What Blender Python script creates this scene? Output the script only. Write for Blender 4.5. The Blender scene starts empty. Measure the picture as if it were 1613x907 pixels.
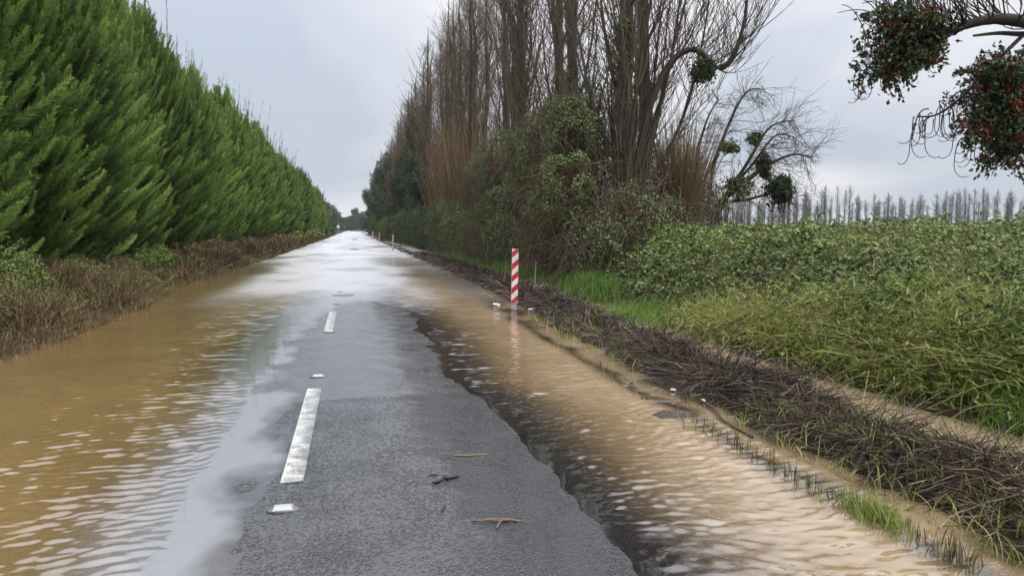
import bpy, math, random
import numpy as np

# ------------------------------------------------------------------ scene, camera, sky, sun
sc = bpy.context.scene
col = sc.collection
PI = math.pi

cd = bpy.data.cameras.new('camera')
cd.sensor_width = 36.0
cd.lens = 36.0 * 1200.0 / 1613.0
cd.clip_start = 0.05
cd.clip_end = 6000.0
cam = bpy.data.objects.new('camera', cd)
cam.location = (0, 0, 1.65)
cam.rotation_euler = (math.radians(90 - 4.455), 0, math.radians(-11.72))
col.objects.link(cam)
sc.camera = cam

SUN_EL, SUN_AZ = math.radians(52), math.radians(125)
w = bpy.data.worlds.new('World')
sc.world = w
w.use_nodes = True
nt = w.node_tree
for n in list(nt.nodes):
    nt.nodes.remove(n)
N = nt.nodes.new
L = nt.links.new
out = N('ShaderNodeOutputWorld')
bg = N('ShaderNodeBackground'); bg.inputs['Strength'].default_value = 0.1
sky = N('ShaderNodeTexSky'); sky.sky_type = 'NISHITA'; sky.sun_disc = False
sky.sun_elevation = SUN_EL; sky.sun_rotation = SUN_AZ
sky.air_density = 1.0; sky.dust_density = 2.0
tc = N('ShaderNodeTexCoord')
sep = N('ShaderNodeSeparateXYZ'); L(tc.outputs['Generated'], sep.inputs[0])
zc = N('ShaderNodeMath'); zc.operation = 'MAXIMUM'; L(sep.outputs['Z'], zc.inputs[0]); zc.inputs[1].default_value = 0.0
zo = N('ShaderNodeMath'); zo.operation = 'ADD'; L(zc.outputs[0], zo.inputs[0]); zo.inputs[1].default_value = 0.16
vd = N('ShaderNodeVectorMath'); vd.operation = 'DIVIDE'
cz = N('ShaderNodeCombineXYZ'); [L(zo.outputs[0], cz.inputs[i]) for i in range(3)]
L(tc.outputs['Generated'], vd.inputs[0]); L(cz.outputs[0], vd.inputs[1])
mp = N('ShaderNodeMapping'); mp.inputs['Location'].default_value = (3.1, 0.4, 0.0); mp.inputs['Scale'].default_value = (0.5, 0.32, 0.0)
L(vd.outputs[0], mp.inputs['Vector'])
no = N('ShaderNodeTexNoise'); no.inputs['Scale'].default_value = 1.0; no.inputs['Detail'].default_value = 5.0
no.inputs['Roughness'].default_value = 0.5; no.inputs['Distortion'].default_value = 0.4
L(mp.outputs[0], no.inputs['Vector'])
cr = N('ShaderNodeValToRGB')
cr.color_ramp.elements[0].position = 0.42; cr.color_ramp.elements[0].color = (4.0, 4.4, 5.1, 1)
cr.color_ramp.elements[1].position = 0.58; cr.color_ramp.elements[1].color = (6.2, 6.15, 6.4, 1)
L(no.outputs['Fac'], cr.inputs[0])
zq = N('ShaderNodeMath'); zq.operation = 'POWER'; L(zc.outputs[0], zq.inputs[0]); zq.inputs[1].default_value = 2.6
zg_ = N('ShaderNodeMath'); zg_.operation = 'MULTIPLY_ADD'; L(zq.outputs[0], zg_.inputs[0]); zg_.inputs[1].default_value = 4.2; zg_.inputs[2].default_value = 1.0
vs = N('ShaderNodeVectorMath'); vs.operation = 'SCALE'; L(cr.outputs[0], vs.inputs[0]); L(zg_.outputs[0], vs.inputs['Scale'])
mx = N('ShaderNodeMix'); mx.data_type = 'RGBA'; mx.inputs['Factor'].default_value = 0.9
L(sky.outputs[0], mx.inputs['A']); L(vs.outputs[0], mx.inputs['B'])
L(mx.outputs['Result'], bg.inputs['Color']); L(bg.outputs[0], out.inputs['Surface'])

sd = bpy.data.lights.new('sun', 'SUN')
sd.energy = 1.5; sd.angle = math.radians(30); sd.color = (1.0, 0.97, 0.92)
sun = bpy.data.objects.new('sun', sd)
sun.rotation_euler = (PI / 2 - SUN_EL, 0, PI - SUN_AZ)
col.objects.link(sun)

sc.view_settings.view_transform = 'Standard'
sc.view_settings.look = 'None'
sc.view_settings.exposure = 0.5
sc.view_settings.gamma = 1.0
sc.view_settings.use_curve_mapping = False
sc.render.engine = 'CYCLES'
sc.cycles.max_bounces = 6
sc.cycles.diffuse_bounces = 3
sc.cycles.glossy_bounces = 3
sc.cycles.transmission_bounces = 3
sc.cycles.transparent_max_bounces = 8
sc.cycles.use_denoising = True
try:
    sc.cycles.denoiser = 'OPENIMAGEDENOISE'
except Exception:
    pass

# ------------------------------------------------------------------ helpers
def unit(v):
    return v / np.maximum(np.linalg.norm(v, axis=-1, keepdims=True), 1e-9)

def hash2(ix, iy, seed):
    n = (ix * 374761393 + iy * 668265263 + seed * 1442695041) & 0x7fffffff
    n = ((n ^ (n >> 13)) * 1274126177) & 0x7fffffff
    return ((n ^ (n >> 16)) & 0xffff) / 65535.0

def vnoise(x, y, seed=0):
    x = np.asarray(x, float); y = np.asarray(y, float)
    ix = np.floor(x).astype(np.int64); iy = np.floor(y).astype(np.int64)
    fx = x - ix; fy = y - iy
    fx = fx * fx * (3 - 2 * fx); fy = fy * fy * (3 - 2 * fy)
    a = hash2(ix, iy, seed); b = hash2(ix + 1, iy, seed)
    c = hash2(ix, iy + 1, seed); d = hash2(ix + 1, iy + 1, seed)
    return (a * (1 - fx) + b * fx) * (1 - fy) + (c * (1 - fx) + d * fx) * fy

def fbm(x, y, seed=0, octv=4):
    s = 0; a = 0.5; t = 0
    for o in range(octv):
        s = s + a * vnoise(np.asarray(x) * 2 ** o, np.asarray(y) * 2 ** o, seed + o * 17); t += a; a *= 0.5
    return s / t * 2 - 1

def sstep(a, b, x):
    t = np.clip((np.asarray(x, float) - a) / (b - a), 0, 1)
    return t * t * (3 - 2 * t)

def mk_mesh(name, V, F, tone=None, smooth=False, attrs=None, mat=None):
    V = np.asarray(V, np.float32).reshape(-1, 3)
    if not isinstance(F, (list, tuple)):
        F = [F]
    F = [np.asarray(f, np.int32) for f in F if len(f)]
    me = bpy.data.meshes.new(name)
    me.vertices.add(len(V)); me.vertices.foreach_set('co', V.ravel())
    nl = sum(f.size for f in F); nf = sum(len(f) for f in F)
    me.loops.add(nl); me.polygons.add(nf)
    me.loops.foreach_set('vertex_index', np.concatenate([f.ravel() for f in F]))
    tot = np.concatenate([np.full(len(f), f.shape[1], np.int32) for f in F])
    st = np.concatenate([[0], np.cumsum(tot)[:-1]]).astype(np.int32)
    me.polygons.foreach_set('loop_start', st)
    me.polygons.foreach_set('loop_total', tot)
    me.polygons.foreach_set('use_smooth', np.full(nf, smooth, bool))
    for k, v in (attrs or {}).items():
        at = me.attributes.new(k, 'FLOAT', 'POINT'); at.data.foreach_set('value', np.asarray(v, np.float32).ravel())
    if tone is not None:
        at = me.attributes.new('tone', 'FLOAT', 'POINT'); at.data.foreach_set('value', np.asarray(tone, np.float32).ravel())
    me.update(calc_edges=True)
    if mat:
        me.materials.append(mat)
    return me

def link(name, me, parent=None):
    o = bpy.data.objects.new(name, me); col.objects.link(o)
    if parent is not None:
        o.parent = parent
    return o

class MB:
    """collects vertices, quads, tris and a tone value; build() links ONE mesh object"""
    def __init__(s):
        s.V = []; s.Q = []; s.T = []; s.C = []; s.n = 0
    def add(s, V, Q=None, T=None, tone=0.5):
        V = np.asarray(V, float).reshape(-1, 3)
        if Q is not None and len(Q): s.Q.append(np.asarray(Q) + s.n)
        if T is not None and len(T): s.T.append(np.asarray(T) + s.n)
        s.V.append(V); s.C.append(np.broadcast_to(np.asarray(tone, float), (len(V),)))
        s.n += len(V)
        return s
    def mesh(s, name, mat, smooth=False):
        F = []
        if s.Q: F.append(np.concatenate(s.Q))
        if s.T: F.append(np.concatenate(s.T))
        return mk_mesh(name, np.concatenate(s.V), F, np.concatenate(s.C), smooth, None, mat)
    def build(s, name, mat, parent=None, smooth=False):
        return link(name, s.mesh(name, mat, smooth), parent)
    # ---- shapes
    def tubes(s, P, R, sides=3, tone=0.5):
        P = np.asarray(P, float); R = np.asarray(R, float)
        if P.ndim == 2: P = P[None]; R = R[None]
        n, k, _ = P.shape
        T = np.empty_like(P)
        T[:, 1:-1] = P[:, 2:] - P[:, :-2]; T[:, 0] = P[:, 1] - P[:, 0]; T[:, -1] = P[:, -1] - P[:, -2]
        T = unit(T)
        m = unit(P[:, -1] - P[:, 0])
        ref = np.where(np.abs(m[:, 2:3]) > 0.8, np.array([[1.0, 0.13, 0]]), np.array([[0, 0.1, 1.0]]))
        U = unit(np.cross(T, ref[:, None, :])); W = np.cross(T, U)
        a = np.arange(sides) / sides * 2 * PI
        ring = P[:, :, None, :] + R[:, :, None, None] * (np.cos(a)[None, None, :, None] * U[:, :, None, :] + np.sin(a)[None, None, :, None] * W[:, :, None, :])
        idx = np.arange(n * k * sides).reshape(n, k, sides)
        nx = np.roll(idx, -1, axis=2)
        q = np.stack([idx[:, :-1], nx[:, :-1], nx[:, 1:], idx[:, 1:]], -1).reshape(-1, 4)
        tn = np.asarray(tone, float)
        if tn.ndim == 1: tn = np.repeat(tn, k * sides)
        elif tn.ndim == 2: tn = np.repeat(tn.ravel(), sides)
        return s.add(ring.reshape(-1, 3), Q=q, tone=tn)
    def ribbons(s, P, Wd, side, tone=0.5):
        P = np.asarray(P, float); n, k, _ = P.shape
        a = P + side[:, None, :] * Wd[:, :, None]; b = P - side[:, None, :] * Wd[:, :, None]
        V = np.stack([a, b], 2)
        idx = np.arange(n * k * 2).reshape(n, k, 2)
        q = np.stack([idx[:, :-1, 0], idx[:, :-1, 1], idx[:, 1:, 1], idx[:, 1:, 0]], -1).reshape(-1, 4)
        tn = np.asarray(tone, float)
        if tn.ndim == 1: tn = np.repeat(tn, k * 2)
        elif tn.ndim == 2: tn = np.repeat(tn.ravel(), 2)
        return s.add(V.reshape(-1, 3), Q=q, tone=tn)
    def leaves(s, B, D, S, ln, wd, tone=0.5, fold=0.18):
        """kite-shaped leaves: base B, direction D, side S"""
        n = len(B)
        Nn = np.cross(D, S)
        ln = np.broadcast_to(ln, (n,))[:, None]; wd = np.broadcast_to(wd, (n,))[:, None]
        m = B + D * ln * 0.42
        V = np.stack([B, m + S * wd * 0.5 + Nn * wd * fold, B + D * ln, m - S * wd * 0.5 + Nn * wd * fold], 1)
        i = np.arange(n)[:, None] * 4
        T = np.concatenate([i + np.array([[0, 1, 2]]), i + np.array([[0, 2, 3]])])
        return s.add(V.reshape(-1, 3), T=T, tone=np.repeat(np.broadcast_to(tone, (n,)), 4))
    def slivers(s, B, D, S, ln, wd, tone=0.5):
        n = len(B)
        ln = np.broadcast_to(ln, (n,))[:, None]; wd = np.broadcast_to(wd, (n,))[:, None]
        V = np.stack([B - S * wd * 0.5, B + S * wd * 0.5, B + D * ln], 1)
        T = np.arange(n * 3).reshape(n, 3)
        return s.add(V.reshape(-1, 3), T=T, tone=np.repeat(np.broadcast_to(tone, (n,)), 3))
    def box(s, x0, x1, y0, y1, z0, z1, tone=0.5):
        V = [(x, y, z) for z in (z0, z1) for y in (y0, y1) for x in (x0, x1)]
        Q = [(0, 2, 3, 1), (4, 5, 7, 6), (0, 1, 5, 4), (2, 6, 7, 3), (0, 4, 6, 2), (1, 3, 7, 5)]
        return s.add(V, Q=Q, tone=tone)

def rand_unit(rng, n):
    return unit(rng.normal(size=(n, 3)))

def perp(rng, D):
    return unit(np.cross(D, rand_unit(rng, len(D))))

def tag(o, label=None, cat=None, group=None, kind=None):
    if label: o['label'] = label
    if cat: o['category'] = cat
    if group: o['group'] = group
    if kind: o['kind'] = kind
    return o

def empty(name, loc=(0, 0, 0), rz=0.0, scale=1.0):
    o = bpy.data.objects.new(name, None); col.objects.link(o)
    o.location = loc; o.rotation_euler = (0, 0, rz)
    o.scale = (scale,) * 3 if np.isscalar(scale) else scale
    o.empty_display_size = 0.2
    return o

# ------------------------------------------------------------------ materials
def mat_new(name):
    m = bpy.data.materials.new(name); m.use_nodes = True
    t = m.node_tree
    for n in list(t.nodes): t.nodes.remove(n)
    return m, t

def ramp(t, stops):
    r = t.nodes.new('ShaderNodeValToRGB')
    e = r.color_ramp.elements
    while len(e) < len(stops): e.new(0.5)
    for i, (p, c) in enumerate(stops):
        e[i].position = p; e[i].color = (*c, 1)
    return r

def leaf_mat(name, stops, trans=0.3, rough=0.5, spec=0.3, hue=0.10):
    m, t = mat_new(name)
    N = t.nodes.new; L = t.links.new
    o = N('ShaderNodeOutputMaterial')
    a = N('ShaderNodeAttribute'); a.attribute_name = 'tone'
    oi = N('ShaderNodeObjectInfo')
    ad = N('ShaderNodeMath'); ad.operation = 'MULTIPLY_ADD'; L(oi.outputs['Random'], ad.inputs[0]); ad.inputs[1].default_value = hue
    sb = N('ShaderNodeMath'); sb.operation = 'SUBTRACT'; L(a.outputs['Fac'], sb.inputs[0]); sb.inputs[1].default_value = hue / 2
    L(sb.outputs[0], ad.inputs[2])
    r = ramp(t, stops); L(ad.outputs[0], r.inputs[0])
    p = N('ShaderNodeBsdfPrincipled'); L(r.outputs[0], p.inputs['Base Color'])
    p.inputs['Roughness'].default_value = rough; p.inputs['Specular IOR Level'].default_value = spec
    if trans > 0:
        tr = N('ShaderNodeBsdfTranslucent'); L(r.outputs[0], tr.inputs['Color'])
        mxs = N('ShaderNodeMixShader'); mxs.inputs[0].default_value = trans
        L(p.outputs[0], mxs.inputs[1]); L(tr.outputs[0], mxs.inputs[2]); L(mxs.outputs[0], o.inputs['Surface'])
    else:
        L(p.outputs[0], o.inputs['Surface'])
    return m

def bark_mat(name, c1, c2, scale=14.0, rough=0.85, bump=0.5):
    m, t = mat_new(name)
    N = t.nodes.new; L = t.links.new
    o = N('ShaderNodeOutputMaterial')
    g = N('ShaderNodeTexCoord')
    mp = N('ShaderNodeMapping'); mp.inputs['Scale'].default_value = (1, 1, 0.22); L(g.outputs['Object'], mp.inputs[0])
    n = N('ShaderNodeTexNoise'); n.inputs['Scale'].default_value = scale; n.inputs['Detail'].default_value = 5; L(mp.outputs[0], n.inputs['Vector'])
    a = N('ShaderNodeAttribute'); a.attribute_name = 'tone'
    ad = N('ShaderNodeMath'); ad.operation = 'ADD'; L(n.outputs['Fac'], ad.inputs[0]); L(a.outputs['Fac'], ad.inputs[1])
    r = ramp(t, [(0.55, c1), (1.35 if False else 1.0, c2)]); 
    hf = N('ShaderNodeMath'); hf.operation = 'MULTIPLY'; L(ad.outputs[0], hf.inputs[0]); hf.inputs[1].default_value = 0.75
    L(hf.outputs[0], r.inputs[0])
    p = N('ShaderNodeBsdfPrincipled'); L(r.outputs[0], p.inputs['Base Color']); p.inputs['Roughness'].default_value = rough
    p.inputs['Specular IOR Level'].default_value = 0.3
    b = N('ShaderNodeBump'); b.inputs['Strength'].default_value = bump; b.inputs['Distance'].default_value = 0.02
    L(n.outputs['Fac'], b.inputs['Height']); L(b.outputs[0], p.inputs['Normal'])
    L(p.outputs[0], o.inputs['Surface'])
    return m

def plain_mat(name, c, rough=0.5, metallic=0.0, noise=0.15, scale=30.0):
    m, t = mat_new(name)
    N = t.nodes.new; L = t.links.new
    o = N('ShaderNodeOutputMaterial'); g = N('ShaderNodeTexCoord')
    n = N('ShaderNodeTexNoise'); n.inputs['Scale'].default_value = scale; n.inputs['Detail'].default_value = 4; L(g.outputs['Object'], n.inputs['Vector'])
    r = ramp(t, [(0.3, tuple(v * (1 - noise) for v in c)), (0.7, tuple(min(1, v * (1 + noise)) for v in c))]); L(n.outputs['Fac'], r.inputs[0])
    p = N('ShaderNodeBsdfPrincipled'); L(r.outputs[0], p.inputs['Base Color'])
    p.inputs['Roughness'].default_value = rough; p.inputs['Metallic'].default_value = metallic
    L(p.outputs[0], o.inputs['Surface'])
    return m

def asphalt_mat():
    m, t = mat_new('wet_asphalt')
    N = t.nodes.new; L = t.links.new
    o = N('ShaderNodeOutputMaterial'); g = N('ShaderNodeTexCoord')
    sp = N('ShaderNodeSeparateXYZ'); L(g.outputs['Object'], sp.inputs[0])
    # coarse dressing on the near section, finer older surface beyond the joint at Y = 7.45
    far = N('ShaderNodeMath'); far.operation = 'GREATER_THAN'; L(sp.outputs['Y'], far.inputs[0]); far.inputs[1].default_value = 7.45
    v = N('ShaderNodeTexVoronoi'); v.inputs['Scale'].default_value = 85; v.feature = 'SMOOTH_F1'; v.inputs['Randomness'].default_value = 1.0
    v.inputs['Smoothness'].default_value = 0.3
    L(g.outputs['Object'], v.inputs['Vector'])
    n1 = N('ShaderNodeTexNoise'); n1.inputs['Scale'].default_value = 160; n1.inputs['Detail'].default_value = 3; L(g.outputs['Object'], n1.inputs['Vector'])
    n2 = N('ShaderNodeTexNoise'); n2.inputs['Scale'].default_value = 2.2; n2.inputs['Detail'].default_value = 5; L(g.outputs['Object'], n2.inputs['Vector'])
    n3 = N('ShaderNodeTexNoise'); n3.inputs['Scale'].default_value = 22; n3.inputs['Detail'].default_value = 4; L(g.outputs['Object'], n3.inputs['Vector'])
    # colour: dark bitumen with paler stones
    r = ramp(t, [(0.25, (0.022, 0.0225, 0.024)), (0.75, (0.082, 0.082, 0.086))]); L(n1.outputs['Fac'], r.inputs[0])
    r0 = ramp(t, [(0.25, (0.115, 0.118, 0.126)), (0.75, (0.20, 0.205, 0.215))]); L(n1.outputs['Fac'], r0.inputs[0])  # paler tone under the left water, painted in for reflected sky
    left_sheen = N('ShaderNodeMapRange'); L(sp.outputs['X'], left_sheen.inputs['Value']); left_sheen.inputs['From Min'].default_value = -0.90; left_sheen.inputs['From Max'].default_value = -1.15
    lm = N('ShaderNodeMix'); lm.data_type = 'RGBA'; L(left_sheen.outputs[0], lm.inputs['Factor']); L(r.outputs[0], lm.inputs['A']); L(r0.outputs[0], lm.inputs['B'])
    p = N('ShaderNodeBsdfPrincipled'); L(lm.outputs['Result'], p.inputs['Base Color'])
    # stones standing out of a film of water that fills the voids
    gi = N('ShaderNodeMapRange'); L(far.outputs[0], gi.inputs['Value']); gi.inputs['To Min'].default_value = 1.5; gi.inputs['To Max'].default_value = 2.1; L(gi.outputs[0], p.inputs['IOR'])
    v2 = N('ShaderNodeTexVoronoi'); v2.inputs['Scale'].default_value = 42; v2.feature = 'SMOOTH_F1'; v2.inputs['Smoothness'].default_value = 0.4
    L(g.outputs['Object'], v2.inputs['Vector'])
    h0 = N('ShaderNodeMath'); h0.operation = 'ADD'; L(v.outputs['Distance'], h0.inputs[0]); L(v2.outputs['Distance'], h0.inputs[1])
    h1 = N('ShaderNodeMath'); h1.operation = 'SUBTRACT'; L(n3.outputs['Fac'], h1.inputs[0]); L(h0.outputs[0], h1.inputs[1])
    lv = N('ShaderNodeMapRange'); L(n2.outputs['Fac'], lv.inputs['Value']); lv.inputs['From Min'].default_value = 0.32; lv.inputs['From Max'].default_value = 0.68
    lv.inputs['To Min'].default_value = -0.75; lv.inputs['To Max'].default_value = -0.30
    fl = N('ShaderNodeMath'); fl.operation = 'SUBTRACT'; L(lv.outputs[0], fl.inputs[0]); fl.inputs[1].default_value = 0.0
    hm = N('ShaderNodeMath'); hm.operation = 'SMOOTH_MAX'; L(h1.outputs[0], hm.inputs[0]); L(fl.outputs[0], hm.inputs[1]); hm.inputs[2].default_value = 0.06
    up = N('ShaderNodeMath'); up.operation = 'GREATER_THAN'; L(h1.outputs[0], up.inputs[0]); L(fl.outputs[0], up.inputs[1])
    rr = N('ShaderNodeMapRange'); L(up.outputs[0], rr.inputs['Value']); rr.inputs['To Min'].default_value = 0.08; rr.inputs['To Max'].default_value = 0.19
    L(rr.outputs[0], p.inputs['Roughness'])
    st = N('ShaderNodeMix'); st.data_type = 'FLOAT'; L(far.outputs[0], st.inputs['Factor']); st.inputs['A'].default_value = 0.70; st.inputs['B'].default_value = 0.22
    b = N('ShaderNodeBump'); b.inputs['Distance'].default_value = 0.016
    L(st.outputs['Result'], b.inputs['Strength']); L(hm.outputs[0], b.inputs['Height']); L(b.outputs[0], p.inputs['Normal'])
    L(p.outputs[0], o.inputs['Surface'])
    return m

def paint_mat():
    m, t = mat_new('worn_white_paint')
    N = t.nodes.new; L = t.links.new
    o = N('ShaderNodeOutputMaterial'); g = N('ShaderNodeTexCoord')
    sp = N('ShaderNodeSeparateXYZ'); L(g.outputs['Object'], sp.inputs[0])
    n1 = N('ShaderNodeTexNoise'); n1.inputs['Scale'].default_value = 130; n1.inputs['Detail'].default_value = 3; L(g.outputs['Object'], n1.inputs['Vector'])
    n2 = N('ShaderNodeTexNoise'); n2.inputs['Scale'].default_value = 9; n2.inputs['Detail'].default_value = 4; L(g.outputs['Object'], n2.inputs['Vector'])
    ad = N('ShaderNodeMath'); ad.operation = 'MULTIPLY_ADD'; L(n2.outputs['Fac'], ad.inputs[0]); ad.inputs[1].default_value = 0.45; L(n1.outputs['Fac'], ad.inputs[2])
    wx = N('ShaderNodeMath'); wx.operation = 'MULTIPLY_ADD'; L(sp.outputs['X'], wx.inputs[0]); wx.inputs[1].default_value = -0.9; L(ad.outputs[0], wx.inputs[2])
    r = ramp(t, [(0.0, (0.07, 0.07, 0.07)), (0.60, (0.12, 0.12, 0.115)), (0.70, (0.58, 0.57, 0.53)), (1.0, (0.68, 0.67, 0.63))])
    hf = N('ShaderNodeMath'); hf.operation = 'SUBTRACT'; L(wx.outputs[0], hf.inputs[0]); hf.inputs[1].default_value = 0.10
    L(hf.outputs[0], r.inputs[0])
    p = N('ShaderNodeBsdfPrincipled'); L(r.outputs[0], p.inputs['Base Color']); p.inputs['Roughness'].default_value = 0.3
    b = N('ShaderNodeBump'); b.inputs['Strength'].default_value = 0.5; b.inputs['Distance'].default_value = 0.004; L(n1.outputs['Fac'], b.inputs['Height']); L(b.outputs[0], p.inputs['Normal'])
    L(p.outputs[0], o.inputs['Surface'])
    return m

def water_mat():
    m, t = mat_new('muddy_flood_water')
    N = t.nodes.new; L = t.links.new
    o = N('ShaderNodeOutputMaterial'); g = N('ShaderNodeTexCoord')
    a = N('ShaderNodeAttribute'); a.attribute_name = 'depth'
    k = N('ShaderNodeMath'); k.operation = 'MULTIPLY'; L(a.outputs['Fac'], k.inputs[0]); k.inputs[1].default_value = 36.0
    kc = N('ShaderNodeMath'); kc.operation = 'MAXIMUM'; L(k.outputs[0], kc.inputs[0]); kc.inputs[1].default_value = 0.0
    k2 = N('ShaderNodeMath'); k2.operation = 'MULTIPLY'; L(kc.outputs[0], k2.inputs[0]); L(kc.outputs[0], k2.inputs[1])
    k3 = N('ShaderNodeMath'); k3.operation = 'MULTIPLY'; L(k2.outputs[0], k3.inputs[0]); k3.inputs[1].default_value = -1.0
    e = N('ShaderNodeMath'); e.operation = 'EXPONENT'; L(k3.outputs[0], e.inputs[0])
    op = N('ShaderNodeMath'); op.operation = 'SUBTRACT'; op.inputs[0].default_value = 1.0; L(e.outputs[0], op.inputs[1]); op.use_clamp = True
    # ripples: fine wind ripple, stretched across the flow; strength from the 'ripple' attribute
    mp = N('ShaderNodeMapping'); mp.inputs['Scale'].default_value = (0.30, 1.0, 1.0); mp.inputs['Rotation'].default_value = (0, 0, 0.22); L(g.outputs['Object'], mp.inputs[0])
    n1 = N('ShaderNodeTexNoise'); n1.inputs['Scale'].default_value = 13.0; n1.inputs['Detail'].default_value = 2.5; n1.inputs['Distortion'].default_value = 0.5; L(mp.outputs[0], n1.inputs['Vector'])
    ra = N('ShaderNodeAttribute'); ra.attribute_name = 'ripple'
    # facet slopes straight from the noise, so that far water keeps its ruffle
    sb = N('ShaderNodeVectorMath'); sb.operation = 'SUBTRACT'; L(n1.outputs['Color'], sb.inputs[0]); sb.inputs[1].default_value = (0.5, 0.5, 0.5)
    an = N('ShaderNodeVectorMath'); an.operation = 'MULTIPLY'; L(sb.outputs[0], an.inputs[0]); an.inputs[1].default_value = (0.28, 0.70, 0.0)
    sl = N('ShaderNodeVectorMath'); sl.operation = 'SCALE'; L(an.outputs[0], sl.inputs[0]); L(ra.outputs['Fac'], sl.inputs['Scale'])
    ge = N('ShaderNodeNewGeometry')
    av = N('ShaderNodeVectorMath'); av.operation = 'ADD'; L(ge.outputs['Normal'], av.inputs[0]); L(sl.outputs[0], av.inputs[1])
    b = N('ShaderNodeVectorMath'); b.operation = 'NORMALIZE'; L(av.outputs[0], b.inputs[0])
    # body: patchy silt; hedge shade left, open sky right are put into its colour
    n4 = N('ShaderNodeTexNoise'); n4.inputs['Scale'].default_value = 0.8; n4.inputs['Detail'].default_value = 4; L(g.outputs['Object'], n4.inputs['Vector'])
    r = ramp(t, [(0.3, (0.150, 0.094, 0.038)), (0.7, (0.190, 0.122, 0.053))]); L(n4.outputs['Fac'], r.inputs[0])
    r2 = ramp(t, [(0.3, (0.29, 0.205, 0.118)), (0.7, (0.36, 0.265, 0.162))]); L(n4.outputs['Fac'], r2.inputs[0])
    sa = N('ShaderNodeAttribute'); sa.attribute_name = 'silt_light'
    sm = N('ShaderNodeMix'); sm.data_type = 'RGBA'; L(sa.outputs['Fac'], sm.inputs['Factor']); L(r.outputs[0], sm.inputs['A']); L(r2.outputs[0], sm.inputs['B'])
    df = N('ShaderNodeBsdfDiffuse'); L(sm.outputs['Result'], df.inputs['Color'])
    upn = N('ShaderNodeCombineXYZ'); upn.inputs[2].default_value = 1.0; L(upn.outputs[0], df.inputs['Normal'])   # light scattered inside the silt does not follow the ripples
    tr = N('ShaderNodeBsdfTransparent'); tr.inputs['Color'].default_value = (0.93, 0.90, 0.86, 1)
    fa = N('ShaderNodeAttribute'); fa.attribute_name = 'film_sheen'
    fd = N('ShaderNodeBsdfDiffuse'); fd.inputs['Color'].default_value = (0.36, 0.365, 0.38, 1); L(upn.outputs[0], fd.inputs['Normal'])  # grey diffuse stands in for the sky sheen on thin water
    m0 = N('ShaderNodeMixShader'); L(fa.outputs['Fac'], m0.inputs[0]); L(tr.outputs[0], m0.inputs[1]); L(fd.outputs[0], m0.inputs[2])
    m1 = N('ShaderNodeMixShader'); L(op.outputs[0], m1.inputs[0]); L(m0.outputs[0], m1.inputs[1]); L(df.outputs[0], m1.inputs[2])
    gl = N('ShaderNodeBsdfGlossy'); gl.inputs['Color'].default_value = (1, 1, 1, 1); ru = N('ShaderNodeAttribute'); ru.attribute_name = 'ruffle'; L(ru.outputs['Fac'], gl.inputs['Roughness']); L(b.outputs[0], gl.inputs['Normal'])
    hs = N('ShaderNodeVectorMath'); hs.operation = 'SCALE'; L(sl.outputs[0], hs.inputs[0]); hs.inputs['Scale'].default_value = 0.35
    ha = N('ShaderNodeVectorMath'); ha.operation = 'ADD'; L(ge.outputs['Normal'], ha.inputs[0]); L(hs.outputs[0], ha.inputs[1])
    hn = N('ShaderNodeVectorMath'); hn.operation = 'NORMALIZE'; L(ha.outputs[0], hn.inputs[0])
    fr = N('ShaderNodeFresnel'); fr.inputs['IOR'].default_value = 2.0; L(hn.outputs[0], fr.inputs['Normal'])
    m2 = N('ShaderNodeMixShader'); L(fr.outputs[0], m2.inputs[0]); L(m1.outputs[0], m2.inputs[1]); L(gl.outputs[0], m2.inputs[2])
    L(m2.outputs[0], o.inputs['Surface'])
    return m

def ground_mat():
    m, t = mat_new('wet_soil')
    N = t.nodes.new; L = t.links.new
    o = N('ShaderNodeOutputMaterial'); g = N('ShaderNodeTexCoord')
    n1 = N('ShaderNodeTexNoise'); n1.inputs['Scale'].default_value = 3.0; n1.inputs['Detail'].default_value = 8; n1.inputs['Roughness'].default_value = 0.7; L(g.outputs['Object'], n1.inputs['Vector'])
    n2 = N('ShaderNodeTexNoise'); n2.inputs['Scale'].default_value = 0.05; n2.inputs['Detail'].default_value = 5; L(g.outputs['Object'], n2.inputs['Vector'])
    r1 = ramp(t, [(0.3, (0.018, 0.012, 0.008)), (0.7, (0.07, 0.05, 0.03))]); L(n1.outputs['Fac'], r1.inputs[0])
    r2 = ramp(t, [(0.3, (0.05, 0.06, 0.02)), (0.7, (0.10, 0.085, 0.04))]); L(n2.outputs['Fac'], r2.inputs[0])
    a = N('ShaderNodeAttribute'); a.attribute_name = 'field'
    mx = N('ShaderNodeMix'); mx.data_type = 'RGBA'; L(a.outputs['Fac'], mx.inputs['Factor']); L(r1.outputs[0], mx.inputs['A']); L(r2.outputs[0], mx.inputs['B'])
    p = N('ShaderNodeBsdfPrincipled'); L(mx.outputs['Result'], p.inputs['Base Color']); p.inputs['Roughness'].default_value = 0.95; p.inputs['Specular IOR Level'].default_value = 0.2
    b = N('ShaderNodeBump'); b.inputs['Strength'].default_value = 1.0; b.inputs['Distance'].default_value = 0.08; L(n1.outputs['Fac'], b.inputs['Height']); L(b.outputs[0], p.inputs['Normal'])
    L(p.outputs[0], o.inputs['Surface'])
    return m

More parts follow.
